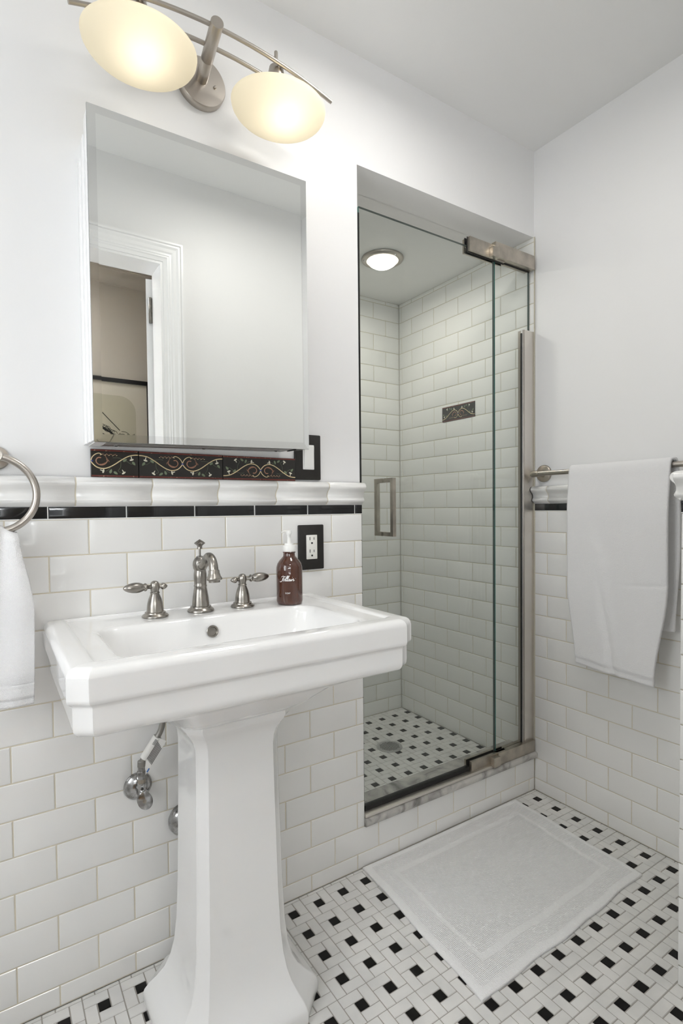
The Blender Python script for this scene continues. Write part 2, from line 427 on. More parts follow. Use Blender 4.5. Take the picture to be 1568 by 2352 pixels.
rail('trim_7', Vector((0, -.719, 0)), X_, Vector((0, 1, 0)), .346, XR, [.5, .66])

# ---- marble threshold on the curb
mb = MB()
rows = []
for x in [i * .8 / 40 for i in range(41)]:
    rows.append([(x, y, z) for y, z in ((.122, .124), (.122, .150), (.0, .152), (-.006, .1515), (-.0115, .149), (-.0145, .1445), (-.0155, .139), (-.0145, .1335), (-.0115, .129), (-.006, .1265), (-.001, .1255), (.122, .1245))])
mb.grid(rows, MARBLE); mb.face(rows[0], MARBLE); mb.face(rows[-1], MARBLE)
tag(P1(mb, 'shower_threshold', None, angle=40), 'grey veined marble sill capping the tiled shower curb', 'sill')
mb = MB(); mb.box(.0, XR, .0035, .12, 0, .124, PLASTER)
struct(P1(mb, 'wall_curb', None, smooth=False))

# ------------------------------------------------------------------ pedestal sink
def ring(x0, x1, y0, y1, z, ch, r=.006, cb=None, m=6):
    """rectangle with chamfered/rounded corners; ch front chamfer, cb back radius. y0 front (more negative)"""
    cb = r if cb is None else cb; pts = []
    def corner(cx, cy, sx, sy, c, start):
        # chamfer of size c, from one side to the next, softly rounded
        out = []
        a = (sx * c, 0) ; b = (0, sy * c)
        for i in range(m):
            t = i / (m - 1)
            out.append((t, c))
        return out
    # corners in order: front-left, front-right, back-right, back-left
    for (X, Y, dx, dy, c) in ((x0, y0, 1, 1, ch), (x1, y0, -1, 1, ch), (x1, y1, -1, -1, cb), (x0, y1, 1, -1, cb)):
        horiz_first = (dx * dy < 0)   # direction of travel
        A = Vector((X, Y + dy * c[0] if isinstance(c, tuple) else Y + dy * c))
        B = Vector((X + dx * (c[1] if isinstance(c, tuple) else c), Y))
        if horiz_first: A, B = B, A
        C = Vector((X, Y))
        rd = c[2] if isinstance(c, tuple) else None
        for i in range(m):
            t = i / (m - 1)
            if rd is None:     # round corner (quadratic-ish circle)
                q = A * (1 - t) ** 2 + C * 2 * t * (1 - t) + B * t ** 2
                arc = q
                w = .707 / 1.0
                arc = (A * (1 - t) ** 2 + C * 2 * t * (1 - t) * w + B * t ** 2) / ((1 - t) ** 2 + 2 * t * (1 - t) * w + t ** 2)
                pts.append((arc.x, arc.y, z))
            else:              # straight chamfer with slightly eased ends
                tt = [0, .06, .2, .8, .94, 1][i] if m == 6 else t
                e = [.0, .35, 1, 1, .35, .0][i] if m == 6 else 1
                p = A * (1 - tt) + B * tt
                out_ = (C - (A + B) / 2).normalized()
                p = p - out_ * .0 + out_ * (.0012 * (1 - e))
                pts.append((p.x, p.y, z))
    return pts
SX0, SX1, SY0, SY1 = -.834, -.170, -.440, -.0015
CH = (.021, .029, 1)
def R(ins, z, ch=CH, x0=SX0, x1=SX1, y0=SY0, y1=SY1, cb=.006, insb=None):
    ib = ins if insb is None else insb
    c = ch
    if isinstance(ch, tuple): c = (max(ch[0] - ins * .35, .004), max(ch[1] - ins * .35, .004), 1)
    return ring(x0 + ins, x1 - ins, y0 + ins, y1 - ib, z, c, cb=cb)
sink = thing('pedestal_sink', 'white porcelain pedestal sink with stepped rectangular basin against the tiled wall', 'sink', (-.4965, -.19, 0))
mb = MB()
BX0, BX1, BY0, BY1 = -.752, -.262, -.388, -.128      # basin opening
def bring(ins, z, r): return ring(BX0 + ins, BX1 - ins, BY0 + ins, BY1 - ins, z, r, cb=r)
rows = [
    ring(-.60, -.39, -.28, -.09, .660, .03, cb=.03),
    ring(-.622, -.372, -.302, -.075, .664, .04, cb=.03),
    ring(-.650, -.342, -.330, -.06, .684, .05, cb=.03),
    ring(-.690, -.302, -.37, -.05, .718, .06, cb=.03),
    R(.045, .7375, insb=.004), R(.022, .7410, insb=.002), R(.0150, .7440, insb=.001), R(.0115, .748, insb=0), R(.0093, .753, insb=0), R(.0086, .760, insb=0), R(.0085, .789, insb=0), R(.0075, .7935, insb=0), R(.0035, .7960, insb=0), R(.0008, .7995, insb=0), R(0, .8045, insb=0), R(0, .836, insb=0), R(.0012, .8420, insb=.0005), R(.0042, .8472, insb=.002), R(.0090, .8505, insb=.004), R(.016, .8522, insb=.006), R(.034, .8522, insb=.010), R(.0400, .8518, insb=.012), R(.0430, .8500, insb=.014), R(.0445, .8482, insb=.015), R(.0480, .8474, insb=.017),
    bring(-.012, .8468, .045), bring(-.004, .8462, .045), bring(0, .8445, .045), bring(.004, .840, .045), bring(.008, .830, .045), bring(.018, .785, .05), bring(.035, .755, .06), bring(.07, .738, .05), bring(.115, .732, .01)]
mb.grid(rows, PORC, closed_u=True, cap0=True, cap1=True)
basin = P1(mb, 'basin', sink, angle=60)
wn = basin.modifiers.new('normals', 'WEIGHTED_NORMAL'); wn.keep_sharp = True; wn.weight = 80
mb = MB()
of = Vector((-.512, -.1425, .8135))
mb.lathe([(.0, -.006), (.0115, -.006), (.0115, .0008), (.0135, .0016), (.0125, .0026), (.010, .0020), (.009, -.001), (.0, -.0012)], of, PEWTER, axis=(0, -1, .2), n=28)
o = P1(mb, 'overflow_ring', sink); o['label'] = 'pewter round overflow cap'
def oct_(cx, cy, hx, hy, z, c, ych=None):
    return ring(cx - hx, cx + hx, cy - hy, cy + hy, z, (c, c, 1), cb=(c, c, 1))
mb = MB(); CX, CY = -.497, -.185
pr = [(0, .164, .148, .058), (.004, .168, .152, .060), (.024, .168, .152, .060), (.033, .165, .149, .059), (.043, .157, .141, .054), (.056, .142, .127, .045), (.074, .125, .112, .035), (.098, .1125, .102, .028), (.13, .1045, .0945, .024), (.18, .0990, .0895, .022), (.27, .0955, .0855, .021), (.38, .0930, .083, .020), (.49, .0912, .081, .020), (.585, .0900, .080, .020), (.604, .0915, .082, .020), (.618, .0955, .086, .021), (.632, .1035, .094, .023), (.642, .1105, .101, .025), (.650, .1145, .104, .026), (.666, .1145, .104, .026), (.674, .111, .101, .025)]
mb.grid([oct_(CX, CY, a, b, z, c) for z, a, b, c in pr], PORC, closed_u=True, cap0=True, cap1=True)
ped = P1(mb, 'pedestal', sink, angle=60)
wn = ped.modifiers.new('normals', 'WEIGHTED_NORMAL'); wn.keep_sharp = True; wn.weight = 80

# ------------------------------------------------------------------ faucet
fc = thing('faucet', 'antique pewter widespread faucet with curved spout and two lever handles on the sink deck', 'faucet', (-.507, -.072, .8522))
DZ = .8475
def handle(cx, cy, sgn, yaw):
    h = MB()
    h.lathe([(0, 0), (.0285, 0), (.029, .002), (.0275, .0045), (.024, .0065), (.0225, .0085), (.0225, .0105), (.0205, .011), (.0185, .0115), (.0182, .014), (.0175, .022), (.0165, .030), (.0140, .040), (.0108, .048), (.0095, .0515), (.0105, .053), (.0105, .0545), (.009, .056)], (cx, cy, DZ), PEWTER, n=44)
    h.lathe([(.009, .055), (.0090, .058), (.0102, .063), (.0105, .068), (.0100, .073), (.0080, .0775), (.004, .0800), (0, .0805)], (cx, cy, DZ), PEWTER, n=36)
    b = P1(h, 'handle', fc, angle=50)
    d = Vector((sgn * math.cos(yaw), -math.sin(yaw), .04)).normalized(); c = Vector((cx, cy, DZ + .067))
    l = MB()
    l.lathe([(0, .006), (.0045, .008), (.0045, .017), (.0065, .0185), (.0088, .0205), (.0092, .0225), (.0078, .0245), (.0072, .026), (.0095, .030), (.0112, .036), (.0117, .043), (.0110, .051), (.0090, .059), (.0060, .0655), (.003, .069), (0, .0705)], c, PEWTER, axis=d, n=32)
    l.lathe([(0, .006), (.0042, .008), (.0042, .014), (.0065, .0155), (.0078, .018), (.0072, .022), (.0045, .0265), (.0015, .0295), (0, .030)], c, PEWTER, axis=-d, n=28)
    lo = P1(l, 'lever', b, angle=60)
handle(-.617, -.068, -1, .16)
handle(-.408, -.068, 1, .05)
s = MB(); sc_ = (-.5115, -.064)
s.lathe([(0, 0), (.0305, 0), (.031, .002), (.0295, .005), (.0255, .0075), (.0240, .0095), (.0238, .012), (.0215, .0125), (.0200, .013), (.0195, .020), (.0180, .034), (.0155, .050), (.0140, .057), (.0150, .0585), (.0152, .0605), (.0140, .062), (.0142, .068), (.0150, .078), (.0148, .088), (.0135, .0955), (.0130, .0965)], (*sc_, DZ), PEWTER, n=48)
s.lathe([(.010, .093), (.0125, .095), (.0158, .101), (.0170, .109), (.0160, .117), (.0125, .1235), (.009, .1265), (.0085, .1285), (.005, .130), (0, .1302)], (*sc_, DZ), PEWTER, n=44)
P1(s, 'spout_body', fc, angle=50)
s = MB(); c0 = Vector((*sc_, DZ + .108))
s.lathe([(0, .012), (.0125, .013), (.0128, .0155), (.0105, .0165), (.0095, .018)], c0, PEWTER, axis=(0, -1, 0), n=32)
pts = []
for dy, dz in ((-.012, 0), (-.022, .001), (-.033, .007), (-.044, .016), (-.056, .0225), (-.069, .0235), (-.081, .018), (-.089, .008), (-.0925, -.003), (-.0935, -.010)): pts.append(c0 + Vector((0, dy, dz)))
def smooth_path(p, n=4):
    out = []
    for i in range(len(p) - 1):
        a = p[max(i - 1, 0)]; b = p[i]; c = p[i + 1]; d = p[min(i + 2, len(p) - 1)]
        for k in range(n):
            t = k / n
            out.append(.5 * ((2 * b) + (c - a) * t + (2 * a - 5 * b + 4 * c - d) * t * t + (3 * b - a - 3 * c + d) * t ** 3))
    out.append(p[-1]); return out
s.tube(smooth_path(pts), .0102, PEWTER, n=24)
tip = pts[-1]
s.lathe([(0, -.008), (.0110, -.007), (.0122, -.005), (.0122, .000), (.0132, .002), (.0140, .0055), (.0172, .0110), (.0176, .0135), (.0160, .0155), (.0125, .0165), (.0122, .0205), (.0100, .021), (.009, .018), (0, .0175)], tip, PEWTER, axis=(0, -.08, -1), n=36)
P1(s, 'spout', fc, angle=50)
s = MB()
s.tube([(*sc_, DZ + .127), (*sc_, DZ + .150)], .0024, PEWTER, n=12)
s.lathe([(0, .146), (.0062, .1465), (.0056, .150), (.0058, .153), (.0080, .1555), (.0122, .1585), (.0128, .1600), (.0105, .1625), (.0060, .1655), (.0034, .1670), (0, .169)], (*sc_, DZ), PEWTER, n=30)
P1(s, 'lift_rod', fc, angle=50)

# ------------------------------------------------------------------ soap bottle
SBX, SBY, SZ = -.2935, -.0975, .8475
bt = thing('soap_bottle', 'amber glass soap bottle with white pump standing on the right of the sink deck', 'bottle', (SBX, SBY, SZ))
s = MB(); BR = .0330
s.lathe([(0, .002), (.024, .0015), (.0290, 0), (.0315, .002), (BR, .008), (BR, .085), (.0325, .093), (.0300, .101), (.0255, .108), (.0195, .1145), (.0160, .118), (.0148, .121), (.0146, .127), (.0155, .1275), (.0163, .129), (.0155, .1305), (.014, .131), (0, .131)], (SBX, SBY, SZ), AMBER, n=56)
P1(s, 'bottle_glass', bt, angle=45)
s = MB()
s.lathe([(0, .1305), (.0155, .1308), (.0160, .132), (.0160, .145), (.0150, .1465), (.0115, .147), (.0112, .151), (.0105, .152), (0, .152)], (SBX, SBY, SZ), WPLAST, n=40)
s.lathe([(.0052, .151), (.0050, .160), (.0042, .163), (.0042, .172), (.0062, .174), (.0066, .178), (.0062, .183), (.003, .185), (0, .185)], (SBX, SBY, SZ), WPLAST, n=24)
s.tube([(SBX, SBY, SZ + .181), (SBX - .004, SBY + .014, SZ + .182), (SBX - .006, SBY + .024, SZ + .178)], [.0042, .0035, .003], IVORY, n=14)
P1(s, 'pump', bt, angle=45)
# lettering wraps the bottle; text centre faces the doorway
TA = math.atan2(-1.2, -.63)   # direction from bottle to viewer
def onb(u, v, r=BR + .00025):
    a = TA - .06 + u / BR
    return Vector((SBX + math.cos(a) * r, SBY + math.sin(a) * r, SZ + v))
def stroke(mb, pl, w, m, f, dense=3):
    pl = [Vector((p[0], p[1], 0)) for p in pl]
    sp = smooth_path(pl, dense) if len(pl) > 2 else [pl[0].lerp(pl[1], i / 3) for i in range(4)]
    mb.tube([f(p.x, p.y) for p in sp], w, m, n=6)
s = MB()
def fol(pts, w=.00048):   # script letters in a slanted em box; unit = millimetre
    stroke(s, [(-.0205 + (x + y * .42) * .00128, .0600 + y * .00128) for x, y in pts], w * 1.2, LETTER, onb)
fol([(-1.5, 7.4), (-.2, 9.3), (2.0, 9.8), (3.6, 8.6), (5.6, 8.4), (6.2, 9.4)], .0005)     # F top
fol([(3.3, 8.6), (3.0, 5.0), (2.6, 1.0), (1.2, -1.4), (-.8, -1.6), (-1.5, -.3)], .00068)      # F stem
fol([(1.2, 4.4), (2.6, 4.8), (4.2, 4.4)], .0004)
fol([(6.6, 4.2), (5.0, 3.6), (4.9, 1.2), (6.0, .1), (7.5, .8), (7.9, 3.0), (6.9, 4.2), (8.6, 3.6)], .0005)   # o
fol([(8.6, 3.4), (10.6, 7.2), (10.3, 10.2), (9.2, 9.4), (8.9, 4.0), (9.1, .6), (10.2, .2), (11.6, 2.2)], .00055)
fol([(11.4, 2.0), (13.3, 7.2), (13.0, 10.2), (11.9, 9.4), (11.6, 4.0), (11.8, .6), (12.9, .2), (14.3, 2.0)], .00055)
fol([(17.0, 3.9), (15.2, 4.1), (14.0, 2.4), (14.2, .4), (15.6, .3), (17.0, 2.8), (17.2, 4.0), (17.0, 1.0), (17.8, .1), (19.4, 2.4)], .00052)  # a
fol([(19.6, 4.0), (19.4, 1.0), (20.2, .1), (21.6, 2.2)], .00055)   # i
fol([(20.0, 7.0), (20.3, 7.1)], .00065)
fol([(21.8, 4.0), (21.8, .2), (21.9, 2.4), (23.6, 4.2), (24.4, 3.4), (24.4, .8), (25.2, .1), (26.8, 1.6)], .00052)  # n
fol([(27.6, 4.6), (28.2, 4.6)], .0003)
o = P1(s, 'script_lettering', bt); o['label'] = 'white script lettering reading Follain'
s = MB()
def sp_(pts, x0): stroke(s, [(-.0065 + x0 + x * .001, .0285 + y * .001) for x, y in pts], .00026, LETTER, onb, 3)
sp_([(2.0, 3.0), (1.1, 3.4), (.2, 2.8), (.5, 2.0), (1.6, 1.5), (2.0, .7), (1.1, .0), (.1, .4)], -.0022)
sp_([(1.6, 3.4), (.3, 2.6), (.2, .9), (1.6, 0), (3.0, .9), (2.9, 2.6), (1.6, 3.4)], .0012)
sp_([(0, 0), (1.3, 3.4)], .0048); sp_([(1.3, 3.4), (2.6, 0)], .0048); sp_([(.5, 1.1), (2.1, 1.1)], .0048)
sp_([(0, 0), (0, 3.4)], .0082); sp_([(0, 3.3), (1.3, 3.3), (1.9, 2.5), (1.3, 1.7), (0, 1.6)], .0082)
o = P1(s, 'soap_lettering', bt); o['label'] = 'small white capitals reading SOAP'

# ------------------------------------------------------------------ wall plates
def rplate(mb, x0, x1, z0, z1, y0, y1, r, m, bev=.0012):
    rows = []
    for ins, y in ((0, y0), (0, y1 + bev), (bev * .4, y1 + bev * .3), (bev, y1)):
        q = []
        for cx, cz, a0 in ((x0 + r, z0 + r, PI), (x1 - r, z0 + r, 1.5 * PI), (x1 - r, z1 - r, 0), (x0 + r, z1 - r, .5 * PI)):
            for k in range(5):
                a = a0 + k / 4 * PI / 2; q.append((cx + (r - ins) * math.cos(a), y, cz + (r - ins) * math.sin(a)))
        rows.append(q)
    mb.grid(rows, m, closed_u=True, cap0=True, cap1=True)
t = thing('electrical_outlet', 'ivory duplex outlet in black cover plate on the tile behind the soap bottle', 'outlet', (-.177, 0, .9785))
s = MB(); rplate(s, -.2160, -.1365, .9165, 1.0405, -.0008, -.0075, .003, DARKP); P1(s, 'cover_plate', t, angle=50)
s = MB(); rplate(s, -.1930, -.1590, .9455, 1.0125, -.006, -.0095, .0015, IVORY, .0006)
for zc in (.9960, .9615):
    s.box(-.1835, -.1818, -.0102, -.009, zc + .002, zc + .011, SLOT)
    s.box(-.1705, -.1690, -.0102, -.009, zc + .003, zc + .010, SLOT)
    s.lathe([(.0, 0), (.0027, 0), (.0027, .0004), (0, .0004)], (-.1762, -.0098, zc - .006), SLOT, axis=(0, -1, 0), n=20)
P1(s, 'receptacle', t, angle=40)
for zc in (1.030, .927):
    s = MB(); s.lathe([(0, 0), (.002, 0), (.0018, .0006), (0, .0008)], (-.1762, -.0075, zc), DARKP, axis=(0, -1, 0), n=16)
    P1(s, 'screw', t)
t = thing('light_switch', 'white rocker switch in black cover plate partly behind the mirror corner', 'switch', (-.178, .008, 1.2285))
s = MB(); rplate(s, -.2200, -.1385, 1.1655, 1.2905, .0075, .001, .003, DARKP); P1(s, 'cover_plate', t, angle=50)
s = MB(); rplate(s, -.1960, -.1610, 1.194, 1.262, .003, -.0012, .0015, WPLAST, .0006)
s.box(-.1935, -.1635, -.0050, .0, 1.198, 1.258, WPLAST, bev=.001, M=Matrix.Translation((0, .0, 1.228)) @ Matrix.Rotation(.05, 4, 'X') @ Matrix.Translation((0, 0, -1.228)))
P1(s, 'rocker', t, angle=40)

# ------------------------------------------------------------------ decorated border tiles
def deco(name, label, org, U, N, w, h, half=False, flip=False, group=None):
    """org = lower-left-back corner on wall, pattern on the face"""
    s = MB(); th = .0085
    def W(u, v, d): return org + U * u + Z_ * v + N * d
    e = .0008
    def bx(u0, u1, v0, v1, d0, d1, m):
        a = [W(u0, v0, d0), W(u1, v0, d0), W(u1, v1, d0), W(u0, v1, d0)]; b = [W(u0 + e, v0 + e, d1), W(u1 - e, v0 + e, d1), W(u1 - e, v1 - e, d1), W(u0 + e, v1 - e, d1)]
        s.grid([a, b], m, closed_u=True, cap0=True, cap1=True)
    bx(0, w, 0, h, -.003, th, DECOK)
    for v0 in (.001, h - .0055): bx(.0006, w - .0006, v0, v0 + .0045, th - .001, th + .0004, DECOR)
    hw = w if half else w / 2; cx = 0 if half else w / 2
    sides = (1,) if half else (1, -1)
    def F(sd):
        def f(a, b):
            v = b * h; v = (h - v) if flip else v
            return W(min(max(cx + sd * a * hw, .0008), w - .0008), v, th + .0001)
        return f
    def curve(pl, wd, m, f, sd):
        pl = [Vector((p[0], p[1], 0)) for p in pl]; sp = smooth_path(pl, 4)
        P3 = [f(p.x, p.y) for p in sp]
        ww = wd if isinstance(wd, (list, tuple)) else None
        rows = []
        for i, p in enumerate(P3):
            d = P3[min(i + 1, len(P3) - 1)] - P3[max(i - 1, 0)]
            n_ = d.cross(N).normalized() if d.length > 1e-9 else Z_
            x = (wd[0] + (wd[1] - wd[0]) * i / (len(P3) - 1)) if ww else wd
            rows.append([p - n_ * x, p + N * .0005, p + n_ * x])
        s.grid(rows, m)
    def blob(a, b, ra, rb, ang, m, f, pts=10, tip=0.):
        c = Vector((a, b, 0)); q = []
        for k in range(pts):
            t_ = 2 * PI * k / pts; r1 = 1 + (tip if k == 0 else 0)
            x = ra * math.cos(t_) * r1; y = rb * math.sin(t_)
            q.append(f(a + (x * math.cos(ang) - y * math.sin(ang)) / hw, b + (x * math.sin(ang) + y * math.cos(ang)) / h) + N * .0004)
        s.face(q, m)
    for sd in sides:
        f = F(sd)
        curve([(.0, .56), (.05, .45), (.13, .35), (.25, .31), (.37, .36), (.5, .48), (.63, .63), (.78, .77), (.9, .82), (1.0, .83)], .0011, DECOC, f, sd)
        curve([(.0, .58), (.03, .70), (.09, .80), (.16, .845), (.21, .82), (.19, .78)], (.0010, .0007), DECOC, f, sd)
        curve([(.21, .69), (.15, .69), (.11, .61), (.12, .51), (.18, .44), (.25, .44), (.31, .50), (.335, .58), (.32, .66)], (.0013, .0007), DECOP, f, sd)
        for k in range(9):
            a = .17 + k * .021; b = .44 + .004 * k * k * .6
            blob(a + .02, b + .01, .0016, .0009, 1.1 + .2 * k, DECOP, f, 6)
        for k in range(13):
            a = .22 + k * .026; b = .80 + .025 * math.sin(k * 1.9)
            blob(a, b, .0018, .0007, .6 * math.sin(k * 2.3), DECOP if k % 3 else DECOC, f, 6)
        for k in range(7): blob(.30 + .012 * k, .74 - .03 * k, .0013, .0006, .9 + k, DECOP, f, 6)
        curve([(.42, .42), (.36, .28), (.30, .22)], .0003, DECOG, f, sd)
        curve([(.62, .60), (.61, .38), (.56, .24), (.62, .18)], .0003, DECOG, f, sd)
        curve([(.45, .70), (.58, .70), (.72, .62), (.83, .50), (.90, .55)], .0003, DECOG, f, sd)
        for a, b, g in ((.40, .21, 1.2), (.50, .17, -.6), (.70, .62, .6), (.89, .53, -.9)):
            blob(a, b, .0046, .0029, g, DECOG, f, 8, .35)
        for a, b, g in ((.25, .22, 1.35), (.675, .17, .6), (.85, .65, .3)):
            blob(a, b, .0048, .0021, g, DECOW, f, 10); blob(a + .035 * math.cos(g + 1.4), b + .07 * math.sin(g + 1.4), .0042, .0011, g + 1.5, DECOW, f, 8)
    f = F(1)
    if not half: blob(0, .57, .0036, .0030, 0, DECOB, f, 4)
    else: blob(.02, .57, .0028, .0030, 0, DECOB, f, 4)
    o = recalc(s.build(name, None, angle=30)); tag(o, label, 'tile', group)
    return o
GD = 'black scroll border tiles on the chair rail'
zt = 1.1605
deco('border_tile', 'short black scroll tile at the left end of the row under the mirror', Vector((-.7325, PL, zt)), X_, Vector((0, -1, 0)), .1015, .0635, half=True, group=GD)
deco('border_tile', 'middle black scroll tile of the row under the mirror', Vector((-.6308, PL, zt)), X_, Vector((0, -1, 0)), .2032, .0630, group=GD)
deco('border_tile', 'black scroll tile with arching vines beside the switch plate', Vector((-.4274, PL, zt)), X_, Vector((0, -1, 0)), .2070, .0625, flip=True, group=GD)
deco('border_tile', 'black scroll accent tile set in the white shower wall', Vector((XR + .0065, .4915, 1.4665)), Vector((0, -1, 0)), Vector((-1, 0, 0)), .196, .0665, flip=True)

# ------------------------------------------------------------------ medicine cabinet
MA = 0.; ML = Vector((-.7395, -.100, 0))
cab = thing('medicine_cabinet', 'medicine cabinet with a slant-edged mirror front on the wall above the sink', 'cabinet', (-.49, PL, 1.236))
s = MB()
def zb(x): return 1.2290 + (x + .735) / .473 * .0095
q = lambda y: [(-.735, y, zb(-.735)), (-.262, y, zb(-.262)), (-.262, y, 1.885), (-.735, y, 1.885)]
s.grid([q(-.0945), q(PL)], CASING, closed_u=True, cap0=True, cap1=True)
P1(s, 'body', cab, angle=30)
s = MB()
for k in range(3): s.box(-.7405 - .0022 * k, -.728, -.0945 + .034 * k, -.0610 + .0345 * k, 1.231, 1.897 - .030 * k, CASING, bev=.001)
P1(s, 'side_flange', cab, angle=30)
s = MB()
for y0, y1, hh in ((-.088, -.066, .0016), (-.064, -.030, .0024), (-.026, -.020, .0016)):
    q = lambda y: [(-.715, y, zb(-.715) - hh), (-.275, y, zb(-.275) - hh), (-.275, y, zb(-.275) + .001), (-.715, y, zb(-.715) + .001)]
    s.grid([q(y0), q(y1)], ALU, closed_u=True, cap0=True, cap1=True)
P1(s, 'bottom_rail', cab, angle=30)
for x in (-.688, -.492, -.302):
    s = MB(); s.lathe([(0, 0), (.0048, 0), (.0042, .0016), (0, .0020)], (x, -.047, zb(x) - .002), CHROME, axis=(0, 0, -1), n=20)
    s.box(x - .003, x + .003, -.0475, -.0465, zb(x) - .0046, zb(x) - .0036, SLOT); s.box(x - .0005, x + .0005, -.050, -.044, zb(x) - .0046, zb(x) - .0036, SLOT)
    P1(s, 'screw', cab, angle=30)
s = MB(); s.box(-.262, -.236, -.085, -.045, 1.2385, 1.2420, ALU); s.box(-.266, -.260, -.08, -.04, 1.236, 1.250, SLOT)
P1(s, 'hinge_bracket', cab, angle=30)
s = MB(); W_, HZ0, HZ1 = .506, 1.2275, 1.9095
Ux = Vector((math.cos(MA), math.sin(MA), 0)); Nn = Vector((math.sin(MA), -math.cos(MA), 0))
def mp(u, z, d): return ML + Ux * u + Z_ * (z + u / W_ * (.010 if z < 1.5 else .003)) + Nn * d
bw = .0165; bd = .00045
q = lambda ins, d: [mp(ins, HZ0 + ins, d), mp(W_ - ins, HZ0 + ins, d), mp(W_ - ins, HZ1 - ins, d), mp(ins, HZ1 - ins, d)]
s.grid([q(0, -.005), q(0, -bd)], MEDGE, closed_u=True, cap0=True)
s.grid([q(0, -bd), q(bw, 0)], MIRB, closed_u=True)
s.face(q(bw, 0), MIRROR)
o = s.build('mirror_door', cab, smooth=False); recalc(o); o['label'] = 'mirror glass with slanted edges'

# ------------------------------------------------------------------ vanity light
vl = thing('wall_lamp', 'brushed nickel vanity light with two frosted glass shades above the mirror', 'lamp', (-.466, PL, 2.118))
s = MB()
s.lathe([(0, 0), (.0585, 0), (.0590, .004), (.0585, .017), (.0565, .0195), (0, .0205)], (-.4660, PL, 2.121), NICKEL, axis=(0, -1, 0), n=64)
s.lathe([(0, 0), (.0035, 0), (.0035, .003), (.002, .0045), (0, .005)], (-.436, PL - .020, 2.117), NICKEL, axis=(0, -1, 0), n=20)
P1(s, 'backplate', vl, angle=40)
s = MB()
s.lathe([(0, .012), (.0142, .012), (.0142, .078), (.0138, .0785), (.0138, .0795), (.0142, .080), (.0142, .176), (.0136, .1775), (0, .178)], (-.4665, PL, 2.124), NICKEL, axis=(-.1136, -1, .057), n=36)
P1(s, 'arm', vl, angle=40)
LX, LY = (-.641, -.327), -.128
def rodpt(x, y): 
    t_ = (x + .478) / .29
    return (x, y, 2.137 - .044 * t_ * t_)
for y in (-.098, -.152):
    s = MB(); s.tube([rodpt(-.768 + .58 * i / 30, y) for i in range(31)], .0048, NICKEL, n=14); P1(s, 'curved_rod', vl, angle=50)
for lx in LX:
    zc = 2.044
    so = MB()
    so.lathe([(0, -.020), (.017, -.020), (.0185, -.017), (.0185, .050), (.0165, .060), (.012, .063), (.0045, .0635), (.0045, .096), (.0038, .0985), (0, .099)], (lx, LY, 2.072), NICKEL, n=32)
    so.tube([(lx, -.152, rodpt(lx, 0)[2]), (lx, -.098, rodpt(lx, 0)[2])], .0045, NICKEL, n=12)
    sk_ = P1(so, 'socket', vl, angle=45)
    sh = MB(); r = .1135; pr = []
    outer = []
    for i in range(19):
        a = -PI / 2 + PI * i / 18
        hz = .050 if a < 0 else .010
        outer.append((r * math.cos(a) if i not in (18,) else .016, zc - .010 + hz * math.sin(a)))
    outer[0] = (0.0005, outer[0][1])
    inner = [(max(a - .0035, .0004), b + (.0035 if b < zc - .010 else -.0035)) for a, b in outer]
    prof_ = outer + inner[::-1]
    sh.lathe([(a, b) for a, b in outer], (lx, LY, 0), SHADE, n=56, caps=False)
    sh.v = [(p[0], LY - .012 + (p[1] - LY) * .87, p[2]) for p in sh.v]
    o = P1(sh, 'shade', vl, angle=60); o['label'] = 'frosted cream glass shade, lit'
    bu = MB(); bu.lathe([(0, -.026), (.006, -.025), (.011, -.020), (.0125, -.013), (.010, -.004), (.0065, .002), (.006, .010), (0, .010)], (lx, LY - .006, zc + .012), BULBG, n=20)
    bo = P1(bu, 'bulb', sk_)
    ld = bpy.data.lights.new('vanity bulb', 'POINT'); ld.energy = .062; ld.color = (1, .90, .76); ld.shadow_soft_size = .014
    lo = bpy.data.objects.new('vanity_bulb_light', ld); COL.objects.link(lo); lo.location = (lx, LY - .040, zc - .010)

# ------------------------------------------------------------------ towel ring and hand towel
tr = thing('towel_ring', 'brushed nickel towel ring on the wall left of the sink', 'towel ring', (-.909, PL, 1.2))
rc = Vector((-.9165, -.052, 1.1205)); s = MB()
s.lathe([(0, 0), (.024, 0), (.024, .004), (.022, .006), (.010, .007), (.010, .050), (.012, .052), (.012, .066), (.010, .068), (0, .068)], (-.909, PL, 1.196), NICKEL, axis=(0, -1, 0), n=32)
P1(s, 'mount', tr, angle=40)
s = MB(); N_ = 72; rows = []
for i in range(N_):
    a = 2 * PI * i / N_; c_ = rc + Vector((math.cos(a), 0, math.sin(a))) * .0745; e_ = Vector((math.cos(a), 0, math.sin(a)))
    rows.append([c_ + (e_ * math.cos(b) + Vector((0, 1, 0)) * math.sin(b)) * .0072 for b in [2 * PI * k / 16 for k in range(16)]])
rows.append(rows[0]); s.grid(rows, NICKEL, closed_u=True)
P1(s, 'ring', tr, angle=60)

